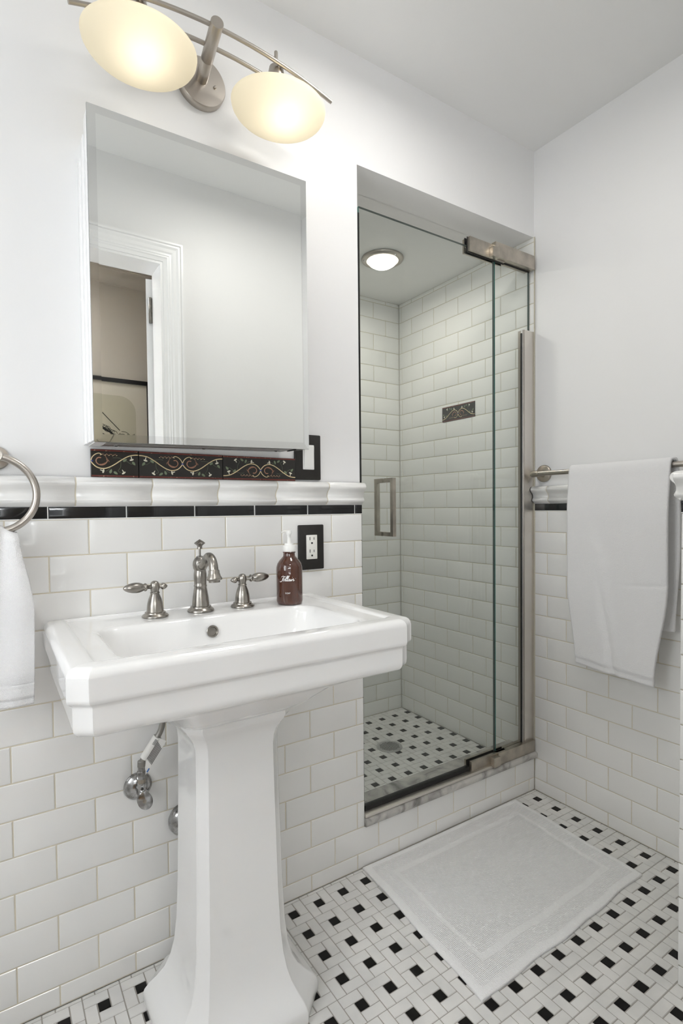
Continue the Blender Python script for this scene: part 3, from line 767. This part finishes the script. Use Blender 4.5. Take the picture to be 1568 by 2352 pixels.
def cloth(name, f, nu, nv, th, m, label, cat):
    """f(u,v)->Vector, solidified"""
    s = MB(); s.grid([[f(i / nu, j / nv) for i in range(nu + 1)] for j in range(nv + 1)], m)
    o = recalc(s.build(name, None, angle=80))
    md = o.modifiers.new('thick', 'SOLIDIFY'); md.thickness = th; md.offset = 0; md.use_rim = True
    tag(o, label, cat); return o
def lerp(a, b, t): return a + (b - a) * t
def ss(t): t = max(0, min(1, t)); return t * t * (3 - 2 * t)
def handf(u, v):
    # v 0..0.5 back from bottom to top, 0.5..1 front top to bottom
    front = v > .5; t = (v - .5) * 2 if front else (.5 - v) * 2     # t 0 at ring, 1 at hem
    ztop = 1.0535 + .012 * math.cos(u * PI * 1.0 - .2)
    zb = .700 if front else .735
    z = lerp(ztop, zb, t)
    sp_ = lerp(.58, 1.0, ss(t * 2.2))
    half = .0475 * sp_
    x = -.905 + half * (2 * u - 1) + .004 * math.sin(t * 3.0)
    bulge = .012 + .008 * math.sin(ss(t * 1.5) * PI) + .005 * math.sin(u * 9 + t * 2) * (1 - .5 * t)
    if t < .04: bulge *= (t / .04) ** .5
    y = -.052 + (-bulge - .004 if front else bulge * .8 + .002)
    if front:
        if .80 < t < .885: y += .0024 * math.sin((t - .80) * 2 * PI / .017)
        if t > .955: y += .0032
    if t > .78: x += 0
    return Vector((x, y, z))
cloth('hand_towel', handf, 40, 240, .006, TERRY, 'white hand towel hanging through the towel ring left of the sink', 'towel')

# ------------------------------------------------------------------ towel bar and bath towel
BXx, BZ = .732, 1.2025
tb = thing('towel_bar', 'brushed nickel towel bar on the right wall above the chair rail', 'towel bar', (XR, -.32, 1.2025))
s = MB(); s.tube([(BXx, -.060, BZ), (BXx, -.715, BZ)], .0088, NICKEL, n=24); P1(s, 'bar', tb, angle=40)
for yy, sg in ((-.038, 1), (-.69, -1)):
    s = MB()
    s.lathe([(0, 0), (.0315, 0), (.0320, .003), (.0310, .006), (.028, .0085), (0, .010)], (XR + .006, yy, BZ + .004), BNICK, axis=(-1, 0, 0), n=44)
    s.tube([(XR, yy, BZ), (BXx + .012, yy, BZ), (BXx + .003, yy - .004 * sg, BZ), (BXx, yy - .014 * sg, BZ), (BXx, yy - .030 * sg, BZ)], [.0095, .0100, .0115, .0115, .0100], BNICK, n=24)
    P1(s, 'wall_post', tb, angle=40)
def bathf(u, v):
    # u 0 left (y=-.20) .. 1 right (y=-.525)
    split = .5; front = v > .5; t = (v - .5) * 2 if front else (.5 - v) * 2
    ztop = BZ + .0165
    yl = -.2015; yr = -.5235
    if front:
        zb = lerp(.560, .548, u)
        z = lerp(ztop, zb, t)
        yl2 = lerp(yl, -.229, ss((t - .60) / .40)); yr2 = lerp(yr, -.487, ss((t - .55) / .45))
        y = lerp(yl2, yr2, u)
        x = BXx - .0165 - .010 * ss(t * 4) + .006 * math.sin(u * 4.2 + 1.2 * t) * ss(t * 3) * math.exp(-u * .8) - .012 * math.exp(-((u - .10 - .35 * t) / .10) ** 2) * ss((t - .15) * 2) * .5
        x += .004 * math.sin(u * 11 - t * 5) * ss(t * 2) * .4
        x -= .010 * math.exp(-((u - .22 - .5 * (t - .25)) / .07) ** 2) * ss((t - .2) * 3) * (1 - .5 * t); x += .007 * math.exp(-((u - .12 - .42 * t) / .05) ** 2) * ss((t - .3) * 3); x += .0022 * math.exp(-((t - .60 + .05 * u) / .006) ** 2) * ss((u - .55) * 6)
    else:
        zb = .690 + .02 * u
        z = lerp(ztop, zb, t)
        y = lerp(yl + .002, yr - .006 + .012 * ss((t - .5) * 2), u)
        x = BXx + .0165 + .012 * ss(t * 3) + .003 * math.sin(u * 7)
        x = min(x, XR - .012)
    a = .045
    if t < a:
        k = t / a; sgn = -1 if front else 1
        x = BXx + sgn * .0165 * math.sin(k * PI / 2); z = BZ + .0165 * (math.cos(k * PI / 2)) * (1) - .0 * k
        z = lerp(z, lerp(BZ + .0165, zb, t), k * k)
    if front and t > .962: x += .0035
    return Vector((x, y, z))
cloth('bath_towel', bathf, 60, 260, .0095, TERRY, 'large white bath towel draped over the towel bar on the right wall', 'towel')
s = MB()

# ------------------------------------------------------------------ bath mat
C4 = [Vector((-.046, -.508)), Vector((.648, -.484)), Vector((.672, -.014)), Vector((-.008, -.006))]
def matf(u, v, dz):
    a = C4[0].lerp(C4[1], u); b = C4[3].lerp(C4[2], u); p = a.lerp(b, v)
    e = min(u, 1 - u) * .68; f_ = min(v, 1 - v) * .49; ed = min(e, f_)
    p.y += .0025 * math.sin(u * 9) * (1 - v) + .002 * math.sin(u * 23 + 1)*(1-v); p.x += .002 * math.sin(v * 11) 
    h = .0105 + .0010 * math.sin(u * 6) * math.sin(v * 5)
    if ed < .006: h -= .003 * (1 - ed / .006)
    for c in (.016, .068, .074):
        if abs(ed - c) < .0018: h -= .0013
    return Vector((p.x, p.y, h + dz))
s = MB(); nu, nv = 150, 110; k0 = len(s.v)
rows = [[matf(i / nu, j / nv, 0) for i in range(nu + 1)] for j in range(nv + 1)]
for j in range(nv):
    for i in range(nu):
        u_ = (i + .5) / nu; v_ = (j + .5) / nv; ed = min(min(u_, 1 - u_) * .68, min(v_, 1 - v_) * .49)
        m_ = MATCL if (ed < .016 or .064 < ed < .078) else WEAVE
        s.face([rows[j][i], rows[j][i + 1], rows[j + 1][i + 1], rows[j + 1][i]], m_)
bo = []
loop = [rows[0][i] for i in range(nu + 1)] + [rows[j][nu] for j in range(1, nv + 1)] + [rows[nv][i] for i in range(nu - 1, -1, -1)] + [rows[j][0] for j in range(nv - 1, 0, -1)]
cen = Vector((.31, -.25, 0))
def outw(p, d, z): q = Vector((p.x, p.y, 0)) ; n_ = (q - cen).normalized(); q += n_ * d; q.z = z; return q
s.grid([loop, [outw(p, .0022, .0055) for p in loop], [outw(p, .0010, .0006) for p in loop]], MATCL, closed_u=True, cap1=True)
o = recalc(s.build('bath_mat', None, angle=70)); tag(o, 'white woven bath mat lying on the mosaic floor by the shower curb', 'bath mat')

# ------------------------------------------------------------------ supply valve, hose, drain flange
sv = thing('shutoff_valve', 'worn chrome shutoff valve with oval handle on the tile left of the pedestal', 'valve', (-.648, 0, .442))
s = MB(); s.lathe([(0, 0), (.0320, 0), (.0315, .003), (.027, .009), (.018, .014), (.012, .016), (0, .0165)], (-.648, 0, .442), CHROME, axis=(0, -1, 0), n=44); P1(s, 'escutcheon', sv, angle=40)
s = MB()
s.lathe([(.0, .010), (.0085, .010), (.0085, .030), (.0100, .031), (.0100, .048), (.006, .050), (.006, .058), (0, .058)], (-.648, 0, .442), CHROME, axis=(0, -1, 0), n=28)
s.lathe([(0, -.006), (.0075, -.006), (.0080, .012), (.0095, .013), (.0095, .024), (.0088, .0245)], (-.648, -.040, .442), CHROME, n=24)
s.lathe([(.0088, .024), (.0088, .034), (.0, .034)], (-.648, -.040, .442), BNICK, n=24)
s.lathe([(.0, .034), (.0102, .034), (.0102, .050), (.0082, .052), (.0082, .064), (.0, .064)], (-.648, -.040, .442), CHROME, n=6)
P1(s, 'valve_body', sv, angle=30)
s = MB(); rows = []
for zz, sc in ((0, .8), (.0015, 1), (.0065, 1), (.008, .85)):
    rows.append([Vector((-.6465 + .0165 * sc * math.cos(2 * PI * k / 32) + .004 * math.sin(2 * PI * k / 32) * -1 , -.057 - zz, .434 + .0215 * sc * math.sin(2 * PI * k / 32))) for k in range(32)])
s.grid(rows, CHROME, closed_u=True, cap0=True, cap1=True)
s.lathe([(0, 0), (.0042, 0), (.0042, .0016), (.003, .002), (0, .002)], (-.648, -.0648, .434), BNICK, axis=(0, -1, 0), n=20)
P1(s, 'valve_handle', sv, angle=35)
hs = thing('supply_hose', 'braided steel supply hose with printed paper tag above the shutoff valve', 'hose', (-.648, -.040, .506))
hp = smooth_path([Vector(p) for p in ((-.648, -.040, .504), (-.6455, -.042, .516), (-.636, -.046, .535), (-.622, -.050, .556), (-.610, -.052, .574), (-.603, -.053, .594), (-.602, -.050, .618), (-.604, -.042, .66), (-.606, -.036, .700))], 6)
s = MB(); s.tube(hp, .0068, STEEL, n=20); s.lathe([(0, 0), (.0086, 0), (.0090, .012), (.0072, .014), (0, .014)], (-.648, -.040, .503), STEEL, axis=(.08, 0, 1), n=20); P1(s, 'hose', hs, angle=40)
s = MB(); a_ = Vector((-.6425, -.044, .522)); b_ = Vector((-.6135, -.052, .568)); d_ = (b_ - a_)
s.tube([a_ + d_ * t for t in (0, .25, .5, .75, 1)], .0098, LABELW, n=24)
side = Vector((.82, -.15, -.5)).normalized()
s.grid([[a_ + d_ * t + Vector((0, -.0085, 0)) for t in (.05, .5, 1)], [a_ + d_ * t + side * .020 + Vector((0, -.008, 0)) - d_ * (.55 * (1 - t)) for t in (.0, .5, 1)]], LABELW)
dn = d_.normalized()
for k in range(6):
    c = a_ + side * (.003 + .0030 * k) + Vector((0, -.0096, 0)) + d_ * .06
    s.tube([c - d_ * (.03 * k), c + d_ * (.80 - .04 * k)], .00055, INK, n=6)
for k in range(5):
    c = a_ + d_ * (.70 + .05 * k) + Vector((-.001, -.0100, 0)); s.tube([c - side * .005, c + side * .002], .0005, INK, n=6)
c = a_ + side * .019 + Vector((0, -.0092, 0)) - d_ * .42; s.tube([c, c + d_ * .16], .0016, LABELB, n=6)
P1(s, 'paper_tag', hs, angle=40)['label'] = 'white printed paper tag'
df = thing('drain_flange', 'worn chrome drain pipe flange on the tile beside the pedestal', 'flange', (-.541, 0, .331))
s = MB(); s.lathe([(0, 0), (.0395, 0), (.0400, .003), (.0385, .012), (.0340, .020), (.027, .025), (.0235, .0265), (.0235, .030), (.021, .031), (.0185, .031), (.0185, .070), (0, .070)], (-.541, 0, .331), CHROME, axis=(0, -1, 0), n=52)
P1(s, 'flange', df, angle=40)

# ------------------------------------------------------------------ shower door, fixed panel and hardware
GY = .020; GT = .0045
def pane(s, x0, x1, z0, z1, y=GY, th=GT):
    a = [(x0, y - th, z0), (x1, y - th, z0), (x1, y - th, z1), (x0, y - th, z1)]; b = [(p[0], y + th, p[2]) for p in a]
    s.face(a, GLASS); s.face(b[::-1], GLASS)
    for i in range(4):
        j = (i + 1) % 4; s.face([a[i], b[i], b[j], a[j]], GEDGE if i == 3 else GDARK)
GB0, GB1 = .170, 1.976; XS = .598
sd = thing('shower_door', 'clear glass pivot shower door with square pull handle', 'door', (.3, GY, .15))
s = MB(); pane(s, .0105, XS - .002, GB0, GB1); P1(s, 'glass_pane', sd, smooth=False)
s = MB(); s.box(.012, XS - .14, GY - .008, GY + .006, .1628, .178, RUBBER)
P1(s, 'bottom_seal', sd, smooth=False)
s = MB(); s.box(.0060, .0105, GY - .0065, GY + .0065, GB0, GB1 - .02, RUBBER); P1(s, 'edge_seal', sd, smooth=False)  # thin black strip down the left edge of the glass
HXc, HZa, HZb = .1035, .998, 1.1765
s = MB()
for y0, y1 in ((-.026, -.013), (.054, .067)): s.box(HXc - .0065, HXc + .0065, y0, y1, HZa, HZb, BNICK, bev=.0006)
for z0, z1 in ((HZa, HZa + .013), (HZb - .013, HZb)):
    s.box(HXc - .0065, HXc + .0065, -.0135, GY - GT - .0005, z0, z1, BNICK, bev=.0006); s.box(HXc - .0065, HXc + .0065, GY + GT + .0005, .0545, z0, z1, BNICK, bev=.0006)
P1(s, 'handle', sd, angle=30)['label'] = 'square brushed nickel pull handle'
HZT0, HZT1 = 1.958, 2.004
for z0, z1, nm in ((HZT0 - .002, HZT1, 'upper'), (.158, .196, 'lower')):
    s = MB()
    s.box(.462, .640, GY - .017, GY - GT - .001, z0, z1, BNICK, bev=.0008)
    s.box(.462, .640, GY + GT + .001, GY + .018, z0, z1, BNICK, bev=.0008)
    s.box(.459, .643, GY - GT - .0022, GY - GT - .0004, z0 - .003, z1 + .001, RUBBER); s.box(.459, .643, GY + GT + .0004, GY + GT + .0022, z0 - .003, z1 + .001, RUBBER)
    s.box(.556, .590, GY - .036, GY - .016, z0 - .002, z1 - .016 if z0 > 1 else z1 - .006, BNICK, bev=.0012)
    P1(s, 'pivot_hinge', sd, angle=30)
fp = thing('fixed_glass_panel', 'narrow fixed clear glass panel beside the shower door at the right wall', 'glass panel', (.69, GY, .15))
s = MB(); pane(s, XS + .001, XR - .012, GB0, GB1, y=GY - .0005); P1(s, 'glass_pane', fp, smooth=False)
s = MB(); s.box(.591, XR - .014, GY - .030, GY - GT - .001, HZT0 + .002, HZT1 + .006, BNICK, bev=.001)
s.box(.575, .5915, GY - .030, GY - .012, HZT1 - .014, HZT1 + .006, BNICK, bev=.001)
s.box(.600, XR - .014, GY + GT + .001, GY + .016, HZT0 + .004, HZT1, BNICK, bev=.001); s.box(.594, XR - .013, GY - GT - .0022, GY - GT - .0004, HZT0 - .002, HZT1 + .004, RUBBER); P1(s, 'header_clamp', fp, angle=30)
s = MB(); s.box(.591, XR - .004, GY - .026, GY - GT - .001, .1520, .196, BNICK, bev=.001); s.box(.591, XR - .004, GY + GT + .001, GY + .02, .1520, .190, BNICK, bev=.001); P1(s, 'base_clamp', fp, angle=30)
s = MB()
s.box(.747, XR - .0005, GY - .016, GY - .0132, .196, 1.738, SATIN, bev=.0006)
s.box(.745, .7475, GY - .016, GY + .012, .196, 1.738, NICKEL)
s.box(.736, .7395, GY - .0095, GY - .0055, .196, 1.725, RUBBER)
s.box(.7395, .746, GY - .012, GY - .006, .196, 1.738, ALU)
P1(s, 'wall_channel', fp, angle=30)['label'] = 'brushed nickel vertical wall channel'
st = MB(); st.box(.001, .5905, -.0065, GY + .020, .1522, .1625, SATIN, bev=.0012)
P1(st, 'sill_track', None, angle=30)
bpy.data.objects['sill_track'].name = 'sill_track'
tag(bpy.data.objects['sill_track'], 'brushed metal track lying on the marble sill under the glass door', 'track')

# ------------------------------------------------------------------ shower ceiling lamp, drain
sl = thing('shower_ceiling_lamp', 'round recessed shower light with nickel trim and lit frosted dome', 'lamp', (.427, .442, HS))
s = MB(); s.lathe([(.084, 0), (.085, .003), (.082, .008), (.074, .012), (.066, .013), (.063, .011), (.061, .004), (.061, 0)], (.427, .442, HS), NICKEL, axis=(0, 0, -1), n=56, caps=False)
for k in range(3):
    a = .6 + k * 2.1; s.lathe([(0, .0), (.004, .0), (.003, .003), (0, .0035)], (.427 + .074 * math.cos(a), .442 + .074 * math.sin(a), HS - .011), CHROME, axis=(0, 0, -1), n=14)
P1(s, 'trim_ring', sl, angle=50)
s = MB(); s.lathe([(.062, .004), (.060, .012), (.052, .022), (.038, .031), (.020, .037), (0, .039)], (.427, .442, HS), GLOW, axis=(0, 0, -1), n=48)
P1(s, 'dome', sl, angle=60)['label'] = 'lit frosted dome'
s = MB(); s.lathe([(0, 0), (.053, 0), (.055, .001), (.0545, .003), (.050, .0042), (.046, .0036), (0, .0036)], (.470, .475, SF - .0006), ALU, n=56)
for i in range(-6, 7):
    for j in range(-6, 7):
        x = (i + .5 * (j % 2)) * .0072; y = j * .0064
        if math.hypot(x, y) < .041:
            s.box(.470 + x - .0021, .470 + x + .0021, .475 + y - .0019, .475 + y + .0019, SF + .0027, SF + .0032, SLOT, M=None)
o = P1(s, 'shower_drain', None, angle=40); tag(o, 'round perforated metal drain grate in the mosaic shower floor', 'drain')

# ------------------------------------------------------------------ hallway behind the doorway (seen in the mirror)
HY, HH = -2.2, 2.44
mb = MB(); mb.box(-2.2, 1.6, HY - .1, HY, 0, HH, HALLP); struct(P1(mb, 'wall_hall', None, smooth=False))
mb = MB(); mb.box(-2.3, -2.2, HY, YF - WT, 0, HH, HALLP); struct(P1(mb, 'wall_hall_left', None, smooth=False))
mb = MB(); mb.box(1.6, 1.7, HY, YF - WT, 0, HH, HALLP); struct(P1(mb, 'wall_hall_right', None, smooth=False))
mb = MB(); mb.box(-2.2, XL - .1, YF - WT, YF - WT + .05, 0, HH, HALLP); mb.box(XR + .1, 1.6, YF - WT, YF - WT + .05, 0, HH, HALLP); mb.box(XL - .1, XR + .1, YF - WT, YF - WT + .05, H, HH, HALLP)
mb.box(XL - .1, DX0 - .09, YF - WT - .004, YF - WT, 0, HH, HALLP); mb.box(DX1 + .09, XR + .1, YF - WT - .004, YF - WT, 0, HH, HALLP)
struct(P1(mb, 'wall_hall_near', None, smooth=False))
mb = MB(); mb.box(-2.2, 1.6, HY, YF - WT, HH, HH + .08, HALLP); struct(P1(mb, 'ceiling_hall', None, smooth=False))
mb = MB(); mb.box(-2.2, 1.6, HY, YF - WT, -.08, -.002, HALLF); struct(P1(mb, 'floor_hall', None, smooth=False))
mb = MB(); rows = [[(x, HY + d, z) for d, z in ((0, HH - .075), (.008, HH - .072), (.010, HH - .062), (.022, HH - .045), (.034, HH - .028), (.050, HH - .014), (.054, HH - .004), (.060, HH - .003), (.060, HH))] for x in (-2.2, 1.6)]
mb.grid(rows, HALLP); struct(recalc(mb.build('trim_11', None, angle=30)))
# open door leaf with hinge
dl = bpy.data.objects.new('door_1', None); COL.objects.link(dl); dl.location = (DX1 + .012, YF - WT - .012, 0); struct(dl, 'white panelled door standing open into the hallway')
M = Matrix.Translation((DX1 + .010, YF - WT - .012, 0)) @ Matrix.Rotation(math.radians(15), 4, 'Z')
s = MB(); s.box(-.036, 0, -.74, 0, .01, 2.03, CASING, bev=.002, M=M)
for z0, z1 in ((.2, .9), (1.05, 1.9)):
    s.box(-.039, -.034, -.63, -.11, z0, z1, CASING, bev=.003, M=M)
P1(s, 'door_panel', dl, angle=30)
for zc in (1.90, .25):
    s = MB(); s.lathe([(0, -.05), (.0068, -.05), (.0068, .05), (.004, .054), (0, .055)], (DX1 - .010, YF - WT - .012, zc), PEWTER, n=16)
    s.box(DX1 - .006, DX1 + .004, YF - WT - .014, YF - WT - .0035, zc - .048, zc + .048, PEWTER); P1(s, 'hinge', dl, angle=40)
# framed drawing
pf = thing('picture_frame', 'framed ink drawing in a thin black frame, seen only in the mirror', 'picture', (-.41, HY, 1.45))
FX0, FX1, FZ0, FZ1 = -.79, -.110, 1.02, 1.838
s = MB()
for a, b, c, d in ((FX0, FX1, FZ1 - .022, FZ1), (FX0, FX1, FZ0, FZ0 + .022), (FX0, FX0 + .022, FZ0, FZ1), (FX1 - .022, FX1, FZ0, FZ1)): s.box(a, b, HY, HY + .022, c, d, FRAMEK)
P1(s, 'frame', pf, smooth=False)
s = MB(); s.box(FX0 + .02, FX1 - .02, HY, HY + .008, FZ0 + .02, FZ1 - .02, MATB)
q = []; r_ = .09; wx0, wx1, wz0, wz1 = FX0 + .085, FX1 - .085, FZ0 + .09, FZ1 - .095
for cx, cz, a0 in ((wx0 + r_, wz0 + r_, PI), (wx1 - r_, wz0 + r_, 1.5 * PI), (wx1 - r_, wz1 - r_, 0), (wx0 + r_, wz1 - r_, .5 * PI)):
    for k in range(8): a = a0 + k / 7 * PI / 2; q.append((cx + r_ * math.cos(a), HY + .0085, cz + r_ * math.sin(a)))
s.face(q, PAPER); P1(s, 'mat_board', pf, smooth=False)
s = MB(); yk = HY + .0095
def ink(pl, w=.0016): s.tube([Vector((a, yk, b)) for a, b in pl], w, INK, n=6)
ink([(-.40, 1.665), (-.285, 1.545)], .002)
for k in range(16):     # loose hair strokes
    a = k / 16; ink([(-.44 + a * .10, 1.60 - a * .05 + .006 * math.sin(k)), (-.42 + a * .10, 1.575 - a * .05), (-.40 + a * .09, 1.56 - a * .045), (-.385 + a * .08, 1.565 - a * .045)], .0013)
for k in range(6):
    c = (-.375 + .012 * k, 1.565 - .008 * k); r1 = .010 + .003 * (k % 3)
    ink([(c[0] + r1 * math.cos(t_ / 3), c[1] + r1 * math.sin(t_ / 3)) for t_ in range(16)], .0011)
ink([(-.385 + .028 * math.cos(t_ * PI / 8), 1.500 + .022 * math.sin(t_ * PI / 8)) for t_ in range(9)], .0035)
for k in range(5):
    r1 = .012 + .007 * k; ink([(-.270 + r1 * math.cos(t_ / 3 + k), 1.512 + .7 * r1 * math.sin(t_ / 3 + k)) for t_ in range(13)], .0012)
ink([(-.215, 1.49), (-.212, 1.525), (-.205, 1.53), (-.203, 1.49)], .0012)
ink([(-.45, 1.50), (-.44, 1.42), (-.40, 1.36), (-.34, 1.36), (-.30, 1.44), (-.27, 1.49)], .0013)
P1(s, 'ink_drawing', pf, angle=60)

# ------------------------------------------------------------------ lamps and windows added out of view to brighten the room; shower lamp light
def lampdisc(name, label, x, y, z, r, power, col, size):
    t = thing(name, label, 'lamp', (x, y, z))
    s = MB(); s.lathe([(0, 0), (r + .01, 0), (r + .012, .006), (r + .008, .02), (r, .022)], (x, y, z), NICKEL, axis=(0, 0, -1), n=40); P1(s, 'rim', t, angle=40)
    s = MB(); s.lathe([(r, .018), (r * .9, .03), (r * .6, .045), (0, .052)], (x, y, z), LAMPG, axis=(0, 0, -1), n=40); P1(s, 'diffuser', t, angle=60)
    l = bpy.data.lights.new(name + ' light', 'AREA'); l.shape = 'DISK'; l.size = size; l.energy = power; l.color = col
    o = bpy.data.objects.new(name + '_light', l); COL.objects.link(o); o.location = (x, y, z - .058)
    return o
lampdisc('ceiling_lamp', 'round ceiling lamp with frosted diffuser near the middle of the bathroom', -.05, -.50, H, .12, 2.35, (1, .97, .93), .30)  # added above the frame to fill the room with light
lampdisc('ceiling_lamp', 'round ceiling lamp with frosted diffuser in the hallway outside the door', -.80, -1.68, HH, .15, 2., (1, .97, .94), .34)  # added hall lamp, weak fill from behind the camera
# added hallway window, seen by no mirror, for soft frontal fill through the doorway
WX0, WX1, WZ0, WZ1 = -2.05, -.90, .75, 2.15
s = MB()
for a, b, c, d in ((WX0 - .07, WX1 + .07, WZ1, WZ1 + .07), (WX0 - .07, WX1 + .07, WZ0 - .07, WZ0), (WX0 - .07, WX0, WZ0, WZ1), (WX1, WX1 + .07, WZ0, WZ1), (WX0, WX1, 1.43, 1.47)): s.box(a, b, HY, HY + .03, c, d, CASING)
struct(P1(s, 'window_1', None, smooth=False))
s = MB(); s.face([(WX0, HY + .004, WZ0), (WX1, HY + .004, WZ0), (WX1, HY + .004, WZ1), (WX0, HY + .004, WZ1)], emis('bright daylight behind frosted pane', (.93, .97, 1), .5))  # glowing pane, shared by both added windows
struct(s.build('window_pane', None, smooth=False))
ld = bpy.data.lights.new('daylight', 'AREA'); ld.shape = 'RECTANGLE'; ld.size = WX1 - WX0; ld.size_y = WZ1 - WZ0; ld.energy = 225; ld.color = (.93, .97, 1)
o = bpy.data.objects.new('window_light', ld); COL.objects.link(o); o.location = ((WX0 + WX1) / 2, HY + .035, (WZ0 + WZ1) / 2); o.rotation_euler = (PI / 2, 0, PI)
# added frosted window in the left wall, out of view, lighting the right side
s = MB(); lx = XL + .002
for a, b, c, d in ((-1.02, -.34, 1.85, 1.91), (-1.02, -.34, .84, .90), (-1.02, -.96, .9, 1.85), (-.40, -.34, .9, 1.85), (-.96, -.40, 1.36, 1.40)): s.box(lx, lx + .025, a, b, c, d, CASING)
struct(P1(s, 'window_2', None, smooth=False))
s = MB(); s.face([(lx, -.96, .9), (lx, -.40, .9), (lx, -.40, 1.85), (lx, -.96, 1.85)], MATS['bright daylight behind frosted pane'])
struct(s.build('window_pane', None, smooth=False))
ld = bpy.data.lights.new('daylight left', 'AREA'); ld.shape = 'RECTANGLE'; ld.size = .95; ld.size_y = .56; ld.energy = 4.2; ld.color = (.95, .98, 1)
o = bpy.data.objects.new('window_light', ld); COL.objects.link(o); o.location = (lx + .03, -.68, 1.375); o.rotation_euler = (0, -PI / 2, 0)
ld = bpy.data.lights.new('shower light', 'AREA'); ld.shape = 'DISK'; ld.size = .11; ld.energy = .95; ld.color = (1, .96, .88)
o = bpy.data.objects.new('shower_light', ld); COL.objects.link(o); o.location = (.427, .442, HS - .043)

w = bpy.data.worlds.new('world'); scene.world = w; w.use_nodes = True
w.node_tree.nodes['Background'].inputs[0].default_value = (.8, .85, .9, 1); w.node_tree.nodes['Background'].inputs[1].default_value = .1

# ------------------------------------------------------------------ camera
f, yaw, pitch, roll, Cc, ysh = 1236.57236, .57839, .0294, -.01024, Vector((-.92265, -1.30387, 1.08618)), 27.34688
cy, sy = math.cos(yaw), math.sin(yaw)
F = Vector((sy * math.cos(pitch), cy * math.cos(pitch), -math.sin(pitch))); Rr = Vector((cy, -sy, 0)); D = F.cross(Rr)
c_, s_ = math.cos(roll), math.sin(roll)
right = Rr * c_ - D * s_; down = Rr * s_ + D * c_
cam = bpy.data.cameras.new('camera'); co = bpy.data.objects.new('camera', cam); COL.objects.link(co)
m4 = Matrix((right, -down, -F)).transposed().to_4x4(); m4.translation = Cc; co.matrix_world = m4
cam.sensor_fit = 'HORIZONTAL'; cam.sensor_width = 36; cam.lens = f / 1568 * 36; cam.shift_y = ysh / 1568; cam.clip_start = .02
scene.camera = co
scene.view_settings.view_transform = 'Standard'; scene.view_settings.look = 'None'; scene.view_settings.gamma = 1
scene.view_settings.exposure = 1.1
scene.cycles.max_bounces = 14; scene.cycles.diffuse_bounces = 8; scene.cycles.glossy_bounces = 6; scene.cycles.transparent_max_bounces = 16
scene.cycles.transmission_bounces = 6; scene.cycles.sample_clamp_indirect = 6; scene.cycles.caustics_reflective = False; scene.cycles.caustics_refractive = False
